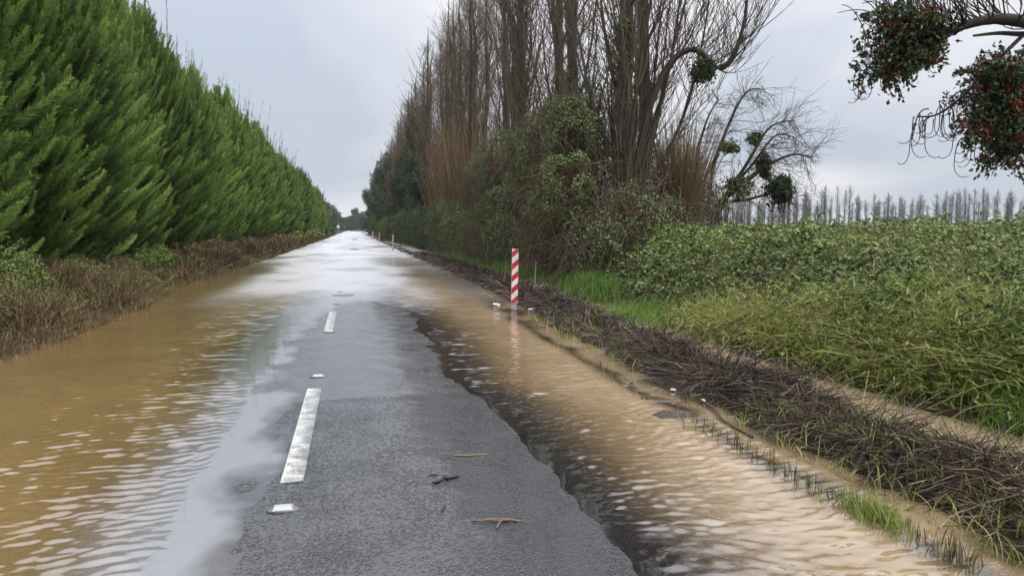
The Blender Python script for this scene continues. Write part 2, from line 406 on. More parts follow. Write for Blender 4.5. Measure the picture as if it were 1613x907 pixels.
M = {}
M['asphalt'] = asphalt_mat(); M['paint'] = paint_mat(); M['water'] = water_mat(); M['ground'] = ground_mat()
M['cypress'] = leaf_mat('cypress_foliage', [(0.0, (0.022, 0.045, 0.012)), (0.4, (0.092, 0.158, 0.034)), (0.75, (0.182, 0.292, 0.062)), (1.0, (0.275, 0.36, 0.09))], 0.25, 0.6, 0.2, 0.26)
M['cypress_blue'] = leaf_mat('blue_cypress_foliage', [(0.0, (0.015, 0.035, 0.018)), (0.5, (0.05, 0.105, 0.055)), (1.0, (0.11, 0.18, 0.09))], 0.25, 0.6, 0.2)
M['bramble'] = leaf_mat('bramble_leaves', [(0.0, (0.022, 0.038, 0.010)), (0.35, (0.070, 0.120, 0.025)), (0.7, (0.165, 0.230, 0.058)), (0.9, (0.26, 0.27, 0.07)), (1.0, (0.22, 0.13, 0.03))], 0.2, 0.45, 0.4)
M['vine'] = leaf_mat('vine_leaves', [(0.0, (0.025, 0.038, 0.012)), (0.4, (0.090, 0.130, 0.032)), (1.0, (0.22, 0.27, 0.085))], 0.2, 0.42, 0.45)
M['evergreen'] = leaf_mat('evergreen_leaves', [(0.0, (0.010, 0.022, 0.009)), (0.5, (0.030, 0.058, 0.018)), (1.0, (0.075, 0.115, 0.032))], 0.2, 0.5, 0.35)
M['far_leaf'] = leaf_mat('distant_leaves', [(0.0, (0.014, 0.030, 0.014)), (0.5, (0.045, 0.080, 0.026)), (1.0, (0.09, 0.13, 0.04))], 0.2, 0.6, 0.2)
M['yellow_green'] = leaf_mat('pale_shrub_leaves', [(0.0, (0.04, 0.07, 0.015)), (0.5, (0.11, 0.16, 0.03)), (1.0, (0.20, 0.23, 0.05))], 0.3, 0.5, 0.3)
M['mistletoe'] = leaf_mat('mistletoe_leaves', [(0.0, (0.012, 0.020, 0.008)), (0.55, (0.030, 0.050, 0.014)), (0.80, (0.07, 0.12, 0.02)), (0.86, (0.14, 0.030, 0.016)), (1.0, (0.36, 0.075, 0.035))], 0.25, 0.38, 0.5, 0.0)
M['grass'] = leaf_mat('green_grass', [(0.0, (0.04, 0.08, 0.012)), (0.5, (0.095, 0.19, 0.022)), (1.0, (0.17, 0.27, 0.04))], 0.35, 0.45, 0.35)
M['reed'] = leaf_mat('reedy_grass', [(0.0, (0.045, 0.06, 0.014)), (0.5, (0.205, 0.260, 0.050)), (0.75, (0.32, 0.32, 0.095)), (1.0, (0.42, 0.32, 0.16))], 0.3, 0.5, 0.3)
M['dry'] = leaf_mat('dry_weeds', [(0.0, (0.036, 0.023, 0.013)), (0.35, (0.105, 0.074, 0.038)), (0.7, (0.20, 0.148, 0.074)), (1.0, (0.34, 0.255, 0.14))], 0.2, 0.7, 0.15)
M['weed'] = leaf_mat('verge_weed_leaves', [(0.0, (0.06, 0.038, 0.019)), (0.35, (0.110, 0.096, 0.034)), (0.65, (0.145, 0.170, 0.048)), (1.0, (0.24, 0.26, 0.085))], 0.25, 0.55, 0.3)
M['debris'] = leaf_mat('rotting_stems', [(0.0, (0.018, 0.013, 0.010)), (0.4, (0.062, 0.042, 0.030)), (0.8, (0.150, 0.102, 0.066)), (1.0, (0.32, 0.235, 0.14))], 0.0, 0.5, 0.4)
M['bark'] = bark_mat('poplar_bark', (0.045, 0.037, 0.028), (0.130, 0.108, 0.082))
M['twig'] = leaf_mat('poplar_twigs', [(0.0, (0.042, 0.031, 0.022)), (0.5, (0.100, 0.072, 0.047)), (1.0, (0.19, 0.138, 0.080))], 0.0, 0.75, 0.2)
M['shoot'] = leaf_mat('golden_shoots', [(0.0, (0.06, 0.042, 0.026)), (0.5, (0.145, 0.098, 0.052)), (1.0, (0.25, 0.175, 0.085))], 0.0, 0.7, 0.2)
M['darkwood'] = leaf_mat('dark_twigs', [(0.0, (0.018, 0.012, 0.009)), (0.5, (0.052, 0.036, 0.026)), (1.0, (0.12, 0.085, 0.055))], 0.0, 0.7, 0.25)
M['greytwig'] = leaf_mat('grey_twigs', [(0.0, (0.05, 0.045, 0.04)), (1.0, (0.13, 0.115, 0.10))], 0.0, 0.8, 0.2)
M['white'] = plain_mat('white_reflective_sheet', (0.66, 0.65, 0.61), 0.4, 0, 0.16, 9.0)
M['red'] = plain_mat('red_reflective_sheet', (0.48, 0.015, 0.022), 0.35, 0, 0.10)
M['steel'] = plain_mat('galvanised_steel', (0.36, 0.38, 0.40), 0.45, 0.3, 0.15)
M['plastic'] = plain_mat('stud_plastic', (0.33, 0.33, 0.31), 0.35, 0, 0.08)
M['rubber'] = plain_mat('stud_base', (0.10, 0.10, 0.11), 0.35, 0, 0.2)
M['reflector'] = plain_mat('stud_reflector', (0.36, 0.36, 0.33), 0.15, 0, 0.05)
M['litter'] = plain_mat('white_foam_litter', (0.72, 0.70, 0.64), 0.6, 0, 0.12)
M['yellow'] = plain_mat('yellow_leaf', (0.62, 0.42, 0.03), 0.5, 0, 0.15)

# ------------------------------------------------------------------ terrain functions
XC = -0.42     # centre line
def road_z(X, Y):
    X = np.asarray(X, float); Y = np.asarray(Y, float)
    xl = np.interp(Y, [0, 3.7, 4.6, 7.8, 9.8, 14, 15.6, 19], [-.42, -.44, -.55, -.54, -.82, -.68, -.5, -.4])
    xr = np.interp(Y, [0, 5.1, 6, 7.2, 7.5, 8.1, 9.8, 15.3, 18], [1.26, 1.28, 1.24, 1.22, 1.12, 1.0, 1.08, 1.0, .7])
    inside = np.minimum(X - xl, xr - X)
    z = np.where(inside > 0, np.minimum(0.020 * inside, 0.0035 + 0.007 * inside), 0)
    dl = np.maximum(xl - X, 0); dr = np.maximum(X - xr, 0)
    wl = np.interp(Y, [0, 6, 9, 14], [.45, .45, .45, .6])     # width of the still, thin film
    z = z - (0.008 * np.minimum(dl, wl) + np.minimum(0.045 * np.maximum(dl - wl, 0), .085))
    z = z - (0.020 * np.minimum(dr, .2) + 0.044 * np.maximum(dr - .2, 0))
    calm = sstep(15.0, 18.5, Y)
    z = z - calm * (0.010 + 0.004 * sstep(20, 60, Y))
    z = z + fbm(X * 2.2, Y * 1.6, 3, 4) * (0.0030 - .0016 * sstep(.5, 1.1, X) * sstep(8, 6, Y)) + fbm(X * 7, Y * 5, 9, 3) * 0.0014 * sstep(-.8, .4, X) * sstep(6, 9, Y)+ fbm(X * 7, Y * 5, 9, 3) * 0.0012
    # the joint: the near section stands a touch proud
    z = z + 0.0022 * (1 - sstep(7.42, 7.47, Y)) * sstep(-0.6, -0.3, X) * sstep(1.5, .7, X)
    # the tops of a few humps that clear the water further on
    z = z + 0.022 * np.exp(-((X - 1.35) / 0.55) ** 2 - ((Y - 52) / 2.6) ** 2)
    for (bx, by, rx, ry) in ((-.35, 19.3, .28, .5), (-.1, 62, .7, 2.5), (.2, 118, 1.2, 5), (-.8, 126, .9, 3), (.9, 88, .6, 3)):
        z = z + 0.016 * np.exp(-((X - bx) / rx) ** 2 - ((Y - by) / ry) ** 2)
    return z

def ridge_shift(Y):
    return np.interp(Y, [0, 6, 10, 15, 25, 44, 60], [0.05, 0, 0.03, 0.2, 0.4, 0.25, 0.0])
def shore_shift(Y):
    return np.interp(Y, [0, 10, 17, 22, 30, 50, 100], [0.05, 0.03, 0, -.7, -.5, -.25, -.1])

PX = [-3000, -14, -9, -6.7, -5.5, -4.75, -4.5, -4.2, -3.7]
PZ = [0.55, 0.55, 0.50, 0.42, 0.22, 0.06, 0.00, -0.10, -0.12]
QX = [2.6, 2.72, 2.86, 3.02, 3.22, 3.45, 3.75, 4.05, 4.28, 4.6, 5.05, 5.45, 6.5, 9, 3000]
QZ = [-0.050, -0.03, -0.010, -0.035, -0.02, 0.08, 0.13, 0.07, -0.06, -0.10, -0.04, 0.12, 0.28, 0.3, 0.3]
def ground_z(X, Y):
    X = np.asarray(X, float); Y = np.asarray(Y, float)
    zl = np.interp(X - np.where(X < -3.7, shore_shift(Y), 0), PX, PZ)
    q = np.array(QZ)
    Xw = X + sstep(2.62, 2.9, X) * sstep(5.6, 4.9, X) * (.17 * fbm(Y * .55, Y * 0 + .5, 44, 2) + .11 * fbm(Y * 1.9, X * 1.2, 45, 3))
    zr = np.interp(Xw - np.where(X > 3.0, ridge_shift(Y) * sstep(2.9, 3.2, X), 0), QX, QZ)
    ridge = np.exp(-((X - ridge_shift(Y) - 3.75) / 0.33) ** 2)
    zr = zr + ridge * (0.12 * fbm(X * .9, Y * .75, 21, 3) + 0.01) * (1 - 0.7 * sstep(30, 50, Y))
    zr = zr - ridge * 0.12 * sstep(40, 60, Y)
    zmid = road_z(X, Y) - 0.10
    z = np.where(X < -3.66, zl, np.where(X > 2.6, zr, zmid))
    rough = sstep(-3.8, -4.6, X) + sstep(2.75, 3.3, X)
    z = z + rough * (0.05 * fbm(X * 1.3, Y * 1.3, 5, 4) + 0.02 * fbm(X * 5, Y * 5, 6, 2)) * np.where(np.abs(X) > 3.2, 1, .35)
    z = z + 0.012 * fbm(X * 3, Y * 2.0, 8, 3) * ((X > 2.62) & (X < 3.3))
    return z

def grow(a, b, d0, g):
    o = [a]
    while o[-1] < b:
        o.append(o[-1] + d0 + g * max(o[-1] - a, 0))
    return np.array(o)

def grid(xs, ys):
    X, Y = np.meshgrid(xs, ys)
    n, m = X.shape
    i = np.arange(n * m).reshape(n, m)
    q = np.stack([i[:-1, :-1], i[:-1, 1:], i[1:, 1:], i[1:, :-1]], -1).reshape(-1, 4)
    return X, Y, q

# ---- ground: one sheet to the horizon
xs = np.concatenate([-grow(8, 3000, 0.4, 0.14)[::-1], np.arange(-7.9, -3.7, 0.12), np.linspace(-3.66, 2.6, 26), np.arange(2.66, 6.4, 0.06), grow(6.6, 3000, 0.3, 0.14)])
ys = np.concatenate([-grow(1, 3000, 0.5, 0.25)[::-1], grow(-0.6, 3000, 0.05, 0.012)])
X, Y, q = grid(xs, ys)
Z = ground_z(X, Y)
fld = sstep(8, 30, np.abs(X))
g_ = link('ground', mk_mesh('ground', np.stack([X, Y, Z], -1), q, None, True, {'field': fld}, M['ground']))
tag(g_, kind='structure')

# ---- road
xs = np.linspace(-3.68, 2.62, 127)
ys = np.concatenate([[-30, -15, -6, -3, -1], grow(0, 700, 0.025, 0.0075)])
X, Y, q = grid(xs, ys)
Z = road_z(X, Y)
road = link('road', mk_mesh('road', np.stack([X, Y, Z], -1), q, None, True, None, M['asphalt']))
tag(road, kind='structure')
# dashes on the centre line, 3 m long
for k in range(-1, 4):
    y0 = 5.03 + k * 7.45
    X, Y, q = grid(np.linspace(XC - 0.072, XC + 0.072, 5), np.linspace(y0, y0 + 3.0, 60))
    Z = road_z(X, Y) + 0.004
    V = np.stack([X - XC, Y, Z], -1)
    o = link('lane_dash', mk_mesh('lane_dash', V, q, None, True, None, M['paint']), road)
    o.location.x = XC

# ---- flood water
rng = np.random.default_rng(11)
xs = np.concatenate([np.arange(-7.0, -5.2, 0.1), np.arange(-5.2, -3.3, 0.03), np.arange(-3.3, 3.3, 0.019), np.arange(3.3, 5.4, 0.035), np.arange(5.4, 7.2, 0.12)])
ys = np.concatenate([[-30, -15, -6, -2, 0], grow(2.4, 36, 0.013, 0.0046), grow(41, 700, 0.8, 0.05)])
X, Y, q = grid(xs, ys)
G = np.where((X > -3.66) & (X < 2.6), road_z(X, Y), ground_z(X, Y))
D = -G
Dm = np.clip(D, 0, 1)
H = np.zeros_like(X)
cell = np.maximum(0.022, 0.0046 * Y)
warpx = 0.35 * fbm(X * .8, Y * .8, 31, 2); warpy = 0.35 * fbm(X * .8, Y * .8, 41, 2)
for i in range(90):
    lam = 0.052 * (2.9 ** rng.random() ** 1.25)
    th = rng.normal(0.24, 0.40) + PI / 2
    kx, ky = math.cos(th) * 2 * PI / lam, math.sin(th) * 2 * PI / lam
    att = np.clip((lam / cell - 1.9) / 1.6, 0, 1)
    H += att * lam * 0.0060 * np.sin(kx * (X + warpx) + ky * (Y + warpy) + rng.random() * 6.28)
gust = sstep(-0.45, 0.40, fbm(X * 0.45, Y * 0.22, 77, 3))
env = 0.80 + 0.45 * gust
amp = sstep(0.003, 0.016, Dm * (1 + 1.5 * sstep(.8, 1.2, X))) * env * (1 - .25 * sstep(1.6, 2.4, X)) * (1 - .15 * sstep(0, -1, X))
calm_ditch = 1 - 0.85 * sstep(2.85, 3.2, X)
H = H * amp * calm_ditch
H = np.clip(H, -0.45 * np.maximum(Dm, 0.0), None)
# thin films near the crown lie still; the open flood and the far wind-swept stretch are ruffled
windy = sstep(10, 20, Y)
still = (1 - .75 * sstep(2.85, 3.2, X) * sstep(30, 20, Y))
ripple = (0.05 + 1.25 * sstep(0.004, 0.016, Dm * (1 + 3 * sstep(.8, 1.2, X))) * (.6 + .4 * gust)) * (1 - .45 * sstep(16, 30, Y)) * still * (1 - .10 * sstep(0, -1, X))
# ripples too fine to model, on the open wind-swept stretch
ruffle = 0.045 + (0.16 + 0.12 * gust) * windy * still * (1 - .75 * sstep(-2.6, -4.2, X) * sstep(45, 28, Y)) * (1 - .6 * sstep(1.2, 2.6, X) * sstep(42, 28, Y))
wat = link('flood_water', mk_mesh('flood_water', np.stack([X, Y, H], -1), q, None, True, {'depth': np.clip(D, -0.01, 1), 'ripple': ripple, 'ruffle': ruffle, 'film_sheen': .46 * sstep(-.0004, .0030, D) * np.maximum(sstep(.2, -.5, X) * sstep(1.35, .55, np.abs(X + .5)), sstep(15.5, 19, Y)), 'silt_light': np.clip(sstep(.5, 3.0, X) * (.75 + .5 * fbm(X * .6, Y * .35, 19, 3)), 0, 1)}, M['water']))  # pale sky sheen painted on the thin film; right side paler for open sky
tag(wat, kind='structure')

# ------------------------------------------------------------------ foliage builders
def plumes(mb, rng, P0, Dir, ln, M_, wid=0.026, spread=0.62, tipl=0.24, tone0=0.4, tone_tip=0.35, droop=0.55):
    """feathery conifer sprays: n curved axes each with M_ slivers; grows upward at the tip"""
    n = len(P0)
    t = (np.arange(M_) + 0.5) / M_
    t = np.broadcast_to(t[None], (n, M_)) + rng.uniform(-.5, .5, (n, M_)) / M_
    up = np.array([0, 0, 1.0])
    bend = unit(Dir + up * 0.55)
    ln_ = ln[:, None, None]
    P = P0[:, None] + ln_ * (Dir[:, None] * t[..., None] + (bend - Dir)[:, None] * (t ** 2)[..., None] * droop)
    T = unit(Dir[:, None] + (bend - Dir)[:, None] * 2 * t[..., None] * droop)
    roll = rand_unit(rng, n)
    S = unit(np.cross(T, np.broadcast_to(roll[:, None], T.shape)))
    sg = np.where(rng.random((n, M_)) < .5, -1.0, 1.0)[..., None]
    Nn = np.cross(T, S)
    jit = rng.normal(0, 0.35, (n, M_))[..., None]
    d = unit(T * 0.8 + S * sg * spread + Nn * jit * 0.8)
    l = tipl * (0.35 + 0.75 * (1 - t) ** 0.8) * rng.uniform(.6, 1.3, (n, M_)) * (ln[:, None] / 1.1) ** .6
    side = unit(np.cross(d, Nn + 0.4 * rng.normal(size=d.shape)))
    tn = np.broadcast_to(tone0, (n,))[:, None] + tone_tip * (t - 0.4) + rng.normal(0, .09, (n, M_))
    mb.slivers(P.reshape(-1, 3), d.reshape(-1, 3), side.reshape(-1, 3), l.ravel(), wid * rng.uniform(.7, 1.3, n * M_), np.clip(tn.ravel(), 0, 1))

def cypress_mesh(seed, H=9.3, n=1000, M_=95, wid=0.03, R=2.35, tipl=.24):
    rng = np.random.default_rng(seed)
    mb = MB()
    u = rng.random(n) ** 0.85
    z = 0.35 + u * (H - 1.0)
    hh = z / H
    prof = R * np.clip(1.03 * (1 - hh ** 2.1) ** 0.75, 0.12, 1) * (0.78 + 0.22 * sstep(0, .25, hh))
    az = rng.random(n) * 2 * PI
    lump = 1 + 0.34 * fbm(az * 2.2, z * 1.3, seed, 3)
    el = np.radians(np.interp(hh, [0, .5, 1.0], [22, 47, 76]) + rng.normal(0, 9, n))
    Dir = np.stack([np.cos(az) * np.cos(el), np.sin(az) * np.cos(el), np.sin(el)], -1)
    ln = rng.uniform(.9, 1.95, n) * np.interp(hh, [0, .8, 1], [1, 1, .8])
    rr = np.maximum(prof * lump * np.sqrt(rng.uniform(.18, 1, n)) - ln * np.cos(el) * 0.75, 0.02)
    P0 = np.stack([np.cos(az) * rr, np.sin(az) * rr, z - 0.2], -1)
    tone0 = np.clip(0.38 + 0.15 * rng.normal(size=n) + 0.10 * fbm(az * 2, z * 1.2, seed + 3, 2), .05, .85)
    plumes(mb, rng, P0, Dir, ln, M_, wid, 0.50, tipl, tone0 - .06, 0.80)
    # thin leaders above the crown
    k = 46
    P0 = np.stack([rng.normal(.2, .6, k), rng.normal(0, .7, k), H - 1.8 + rng.uniform(-.9, .8, k)], -1)
    Dir = unit(np.stack([rng.normal(.05, .16, k), rng.normal(.08, .16, k), np.ones(k)], -1))
    plumes(mb, rng, P0, Dir, rng.uniform(1.2, 2.5, k), max(26, M_ // 3), wid * .95, .45, tipl * .6, .30, .15, .1)
    return mb

def cypress_trunk(H=8.2):
    rng = np.random.default_rng(4)
    mb = MB()
    zz = np.linspace(-.2, H, 9)
    mb.tubes(np.stack([.06 * np.sin(zz), .05 * np.cos(zz * 1.3), zz], -1), np.linspace(.19, .03, 9), 8, .4)
    n = 70
    z0 = rng.uniform(.4, H - 1, n); az = rng.random(n) * 6.28; ln = 1.8 * (1 - z0 / H) ** .5
    t = np.linspace(0, 1, 4)[None, :, None]
    d = np.stack([np.cos(az), np.sin(az), np.full(n, .35)], -1)[:, None]
    P = np.stack([np.zeros(n), np.zeros(n), z0], -1)[:, None] + d * t * ln[:, None, None] + np.array([0, 0, .5]) * t ** 2
    mb.tubes(P, np.linspace(.035, .01, 4)[None] * np.ones((n, 1)), 4, .35)
    return mb

def ellip(rng, c, r, n, shell=0.6, rough=0.28, seed=0, flat_bottom=False):
    d = rand_unit(rng, n)
    if flat_bottom:
        d[:, 2] = np.abs(d[:, 2]) * np.where(rng.random(n) < .25, -0.6, 1); d = unit(d)
    th = np.arctan2(d[:, 1], d[:, 0])
    k = 1 + rough * fbm(th * 1.9 + seed, d[:, 2] * 3.1 + seed, seed, 3)
    s = (shell + (1 - shell) * rng.random(n) ** .6) * k
    r = np.asarray(r, float)
    p = np.asarray(c, float) + d * r * s[:, None]
    nr = unit(d / r)
    return p, nr

def leaf_cloud(mb, rng, p, nr, ln, wd, tone_base=.45, tvar=.17, up=.35, rnd=.75, clump=1.2, thin=None):
    if thin is not None:
        nz = fbm(p[:, 0] * clump + p[:, 2] * .7, p[:, 1] * clump + p[:, 2] * .9, 91, 3)
        k = nz > thin
        p, nr, nz = p[k], nr[k], nz[k]
    else:
        nz = fbm(p[:, 0] * clump + p[:, 2] * .7, p[:, 1] * clump + p[:, 2] * .9, 91, 3)
    n = len(p)
    nm = unit(nr + np.array([0, 0, up]) + rnd * rng.normal(size=(n, 3)))
    D = perp(rng, nm)
    D = unit(D - np.array([0, 0, .35])); S = unit(np.cross(nm, D))
    tn = np.clip(tone_base + tvar * rng.normal(size=n) + 0.22 * nz, 0, 1)
    mb.leaves(p, D, S, ln * rng.uniform(.65, 1.35, n), wd * rng.uniform(.7, 1.3, n), tn)

def strands(mb, rng, p0, d, ln, k=5, r0=.009, r1=.004, wob=.12, sag=0.0, tone=None, sides=3):
    n = len(p0)
    t = np.linspace(0, 1, k)[None, :, None]
    P = p0[:, None] + d[:, None] * t * ln[:, None, None]
    wv = rng.normal(0, wob, (n, k, 3)) * ln[:, None, None] * t
    P = P + np.cumsum(wv, 1) / k
    P[:, :, 2] -= sag * ln[:, None] * t[..., 0] ** 2
    if tone is None: tone = rng.random(n)
    mb.tubes(P, np.broadcast_to(np.linspace(r0, r1, k), (n, k)), sides, tone)

def poplar(seed, H=20.0, r0=.27, n1=64, n2=9, n3=3, shoots=260, lod=1.0, tw=.0055):
    """bare fastigiate poplar -> (wood mesh builder, twig mesh builder)"""
    rng = np.random.default_rng(seed)
    wood, twig = MB(), MB()
    k = 14
    zz = np.linspace(-.3, H, k)
    wx = np.cumsum(rng.normal(0, .07, k)); wy = np.cumsum(rng.normal(0, .07, k)); wx -= wx[0]; wy -= wy[0]
    rad = r0 * (1 - np.linspace(0, 1, k)) ** .8 + .02; rad[0] *= 1.4
    trunk = np.stack([wx, wy, zz], -1)
    wood.tubes(trunk, rad, 9, .35)
    tp = lambda z: np.stack([np.interp(z, zz, wx), np.interp(z, zz, wy), z], -1)
    # limbs
    z0 = 1.0 + (H * .86 - 1.0) * rng.random(n1) ** 1.15
    az = rng.random(n1) * 2 * PI
    ln = np.clip((H - z0) * rng.uniform(.28, .62, n1), .8, 8.5)
    K = 7
    t = np.linspace(0, 1, K)[None, :, None]
    o = np.stack([np.cos(az), np.sin(az), np.zeros(n1)], -1)[:, None]
    lean = (rng.uniform(.04, .40, n1) * np.clip(4.0 / ln, .55, 1.6))[:, None, None]
    up = np.array([0, 0, 1.0])
    P = tp(z0)[:, None] + ln[:, None, None] * (o * lean * (t ** .6) + up * t * .95)
    P = P + np.cumsum(rng.normal(0, .05, (n1, K, 3)), 1) * ln[:, None, None] * .5 * t
    R0 = np.clip(.0062 * ln + .009, .012, .055)
    wood.tubes(P, R0[:, None] * (1 - np.linspace(0, 1, K)[None] * .88), 5, .3 + .4 * rng.random(n1))
    # twigs on the limbs
    def child(Pp, lnp, n, lo, hi, K, ang, rr, mbx, tone_lo, tone_hi):
        m = len(Pp)
        idx = np.repeat(np.arange(m), n)
        u = rng.uniform(.12, 1.0, m * n)
        kk = Pp.shape[1] - 1
        f = u * kk; i0 = np.minimum(f.astype(int), kk - 1); fr = (f - i0)[:, None]
        base = Pp[idx, i0] * (1 - fr) + Pp[idx, i0 + 1] * fr
        td = unit(Pp[idx, i0 + 1] - Pp[idx, i0])
        out_ = perp(rng, td)
        l = rng.uniform(lo, hi, m * n) * np.clip(lnp[idx] / 4, .45, 1.3)
        t = np.linspace(0, 1, K)[None, :, None]
        d0 = unit(td * .6 + out_ * ang)
        Pc = base[:, None] + l[:, None, None] * (d0[:, None] * t * .75 + np.array([0, 0, .36]) * t ** 1.6)
        Pc = Pc + rng.normal(0, .02, Pc.shape) * l[:, None, None] * t
        mbx.tubes(Pc, np.broadcast_to(np.linspace(rr[0], rr[1], K), (len(l), K)), 3, rng.uniform(tone_lo, tone_hi, len(l)))
        return Pc, l
    c2, l2 = child(P, ln, n2, .9, 2.4, 5, .62, (.014, tw), twig, .2, .7)
    if n3:
        child(c2, np.full(len(l2), 3.0), n3, .3, .95, 3, .75, (tw * 1.05, tw * .7), twig, .25, .8)
    # upright shoots hugging the trunk and limbs
    if shoots:
        zs = .3 + rng.random(shoots) ** 1.7 * H * .55
        a = rng.random(shoots) * 6.28
        p0 = tp(zs) + np.stack([np.cos(a), np.sin(a), 0 * a], -1) * rng.uniform(.12, .5, shoots)[:, None]
        d = unit(np.stack([np.cos(a) * .16, np.sin(a) * .16, np.ones(shoots)], -1) + rng.normal(0, .07, (shoots, 3)))
        strands(twig, rng, p0, d, rng.uniform(.9, 2.6, shoots), 4, tw * 1.5, tw * .8, .10, 0, rng.uniform(.3, .95, shoots))
    return wood, twig

def leafy_tree(name, seed, lobes, leaf, n, mat, trunk_r=.2, base=(0, 0, 0), wood=None, tone=.42, thin=-.35, trunk_h=None, shell=.55):
    rng = np.random.default_rng(seed)
    root = empty(name, base)
    mb = MB()
    vol = np.array([l[3] * l[4] + l[4] * l[5] + l[3] * l[5] for l in lobes]); vol = vol / vol.sum()
    for i, l in enumerate(lobes):
        p, nr = ellip(rng, l[:3], l[3:], int(n * vol[i]), shell, .32, seed + i)
        leaf_cloud(mb, rng, p, nr, leaf, leaf * .55, tone, .16, .4, .7, 1.6 / max(leaf / .08, 1), thin)
    mb.build('crown', mat, root)
    tr = MB()
    top = trunk_h or max(l[2] for l in lobes)
    zz = np.linspace(-.3, top, 8)
    tr.tubes(np.stack([.05 * np.sin(zz * .9 + seed), .05 * np.cos(zz * 1.1), zz], -1), np.linspace(trunk_r * 1.2, trunk_r * .35, 8), 8, .3)
    for l in lobes:
        t = np.linspace(0, 1, 6)[:, None]
        s = np.array([0, 0, max(.4, l[2] * .55)])
        e = np.array(l[:3])
        P = s + (e - s) * t + np.array([0, 0, .3]) * np.sin(t * PI)
        tr.tubes(P, np.linspace(trunk_r * .5, trunk_r * .12, 6), 5, .3)
        m = 26
        d = rand_unit(rng, m)
        strands(tr, rng, np.repeat(e[None], m, 0) - d * .1, d, np.linalg.norm(d * np.array(l[3:]), axis=1) * .95, 4, trunk_r * .10, trunk_r * .03, .2)
    tr.build('trunk', wood or M['darkwood'], root)
    return root

def scopy(o, loc, rz, scale, label=None, group=None, cat=None):
    r = o.copy(); col.objects.link(r)
    r.location = loc; r.rotation_euler = (0, 0, rz); r.scale = scale if not np.isscalar(scale) else (scale,) * 3
    for ch in list(o.children):
        c = ch.copy(); col.objects.link(c); c.parent = r
    tag(r, label, cat, group)
    return r

# ------------------------------------------------------------------ cypress row on the left
rnd = random.Random(5)
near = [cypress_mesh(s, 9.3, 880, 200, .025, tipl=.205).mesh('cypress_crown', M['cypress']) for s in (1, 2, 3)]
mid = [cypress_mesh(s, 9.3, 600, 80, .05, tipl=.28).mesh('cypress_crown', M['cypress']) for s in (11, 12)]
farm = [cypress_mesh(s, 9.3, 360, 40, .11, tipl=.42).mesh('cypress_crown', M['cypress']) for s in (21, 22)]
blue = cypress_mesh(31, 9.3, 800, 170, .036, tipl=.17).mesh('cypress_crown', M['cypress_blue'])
trk = cypress_trunk().mesh('cypress_trunk', M['bark'], True)
y = 9.5; i = 0
while y < 196:
    first = (i == 1)
    cr_ = blue if first else (near[i % 3] if y < 42 else mid[i % 2] if y < 90 else farm[i % 2])
    root = empty('cypress_tree', (-8.0 + rnd.uniform(-.25, .25), y, .42), rnd.uniform(0, 6.28), (rnd.uniform(.92, 1.08), rnd.uniform(.9, 1.1), rnd.uniform(.83, 1.0)))
    link('crown', cr_, root); link('trunk', trk, root)
    if first:
        tag(root, 'blue-green spiky cypress at the left edge of the photo, nearest of the row', 'tree', 'cypress hedge along the left bank')
    else:
        tag(root, 'tall feathery green cypress in the dense hedge row on the left bank', 'tree', 'cypress hedge along the left bank')
    y += rnd.uniform(2.3, 2.75) if y < 90 else rnd.uniform(2.8, 3.4); i += 1

# ------------------------------------------------------------------ poplar row on the right
PG = 'bare poplars in the row along the right roadside'
pv = []
for s in (1, 2, 3):
    wd_, tg_ = poplar(s, 20.0, .20, 44, 9, 6, 130, tw=.0050)
    pv.append((wd_.mesh('poplar_wood', M['bark'], True), tg_.mesh('poplar_twigs', M['twig'])))
pf = []
for s in (14, 15):
    wd_, tg_ = poplar(s, 20.0, .26, 46, 8, 1, 80, tw=.014)
    pf.append((wd_.mesh('poplar_wood', M['bark'], True), tg_.mesh('poplar_twigs', M['twig'])))
def put_poplar(v, x, y, rz, sc_, label):
    root = empty('poplar_tree', (x, y, .25), rz, sc_)
    link('trunk', v[0], root); link('twigs', v[1], root)
    return tag(root, label, 'tree', PG)
near_p = [(7.7, 21.4, 1.15, 'thick dark poplar trunk rising behind the striped post, nearest in the row'),
          (8.9, 23.0, .95, 'bare poplar just right of the thickest dark trunk'),
          (7.5, 26.3, 1.0, 'bare poplar standing directly left of the thickest dark trunk'),
          (7.9, 29.4, 1.0, 'straight bare poplar, third in the row counted from the thickest trunk'),
          (7.3, 33.3, 1.0, 'bare poplar rising out of the leafy vine mound'),
          (7.7, 37.6, 1.0, 'bare poplar rising behind the left end of the vine mound')]
for i, (x, y, s_, lb) in enumerate(near_p):
    put_poplar(pv[i % 3], x, y, i * 1.9 + .4, (s_ * 1.1, s_ * 1.1, 1.0 + .03 * (i % 3)), lb)
y = 41.5; i = 0
while y < 330:
    v = pv[i % 3] if y < 75 else pf[i % 2]
    put_poplar(v, 7.6 + rnd.uniform(-.6, .9), y, rnd.uniform(0, 6.28), rnd.uniform(.9, 1.06),
               'slender bare poplar in the receding row on the right of the road')
    y += rnd.uniform(3.2, 5.2) * (1 if y < 120 else 1.7); i += 1

# the great S-shaped limb of the nearest poplar
rng = np.random.default_rng(8)
def curve(pts, n):
    pts = np.array(pts, float); m = len(pts)
    t = np.linspace(0, m - 1, n); i = np.clip(t.astype(int), 0, m - 2); f = (t - i)[:, None]
    p0 = pts[np.maximum(i - 1, 0)]; p1 = pts[i]; p2 = pts[i + 1]; p3 = pts[np.minimum(i + 2, m - 1)]
    return .5 * (2 * p1 + (p2 - p0) * f + (2 * p0 - 5 * p1 + 4 * p2 - p3) * f ** 2 + (3 * p1 - p0 - 3 * p2 + p3) * f ** 3)

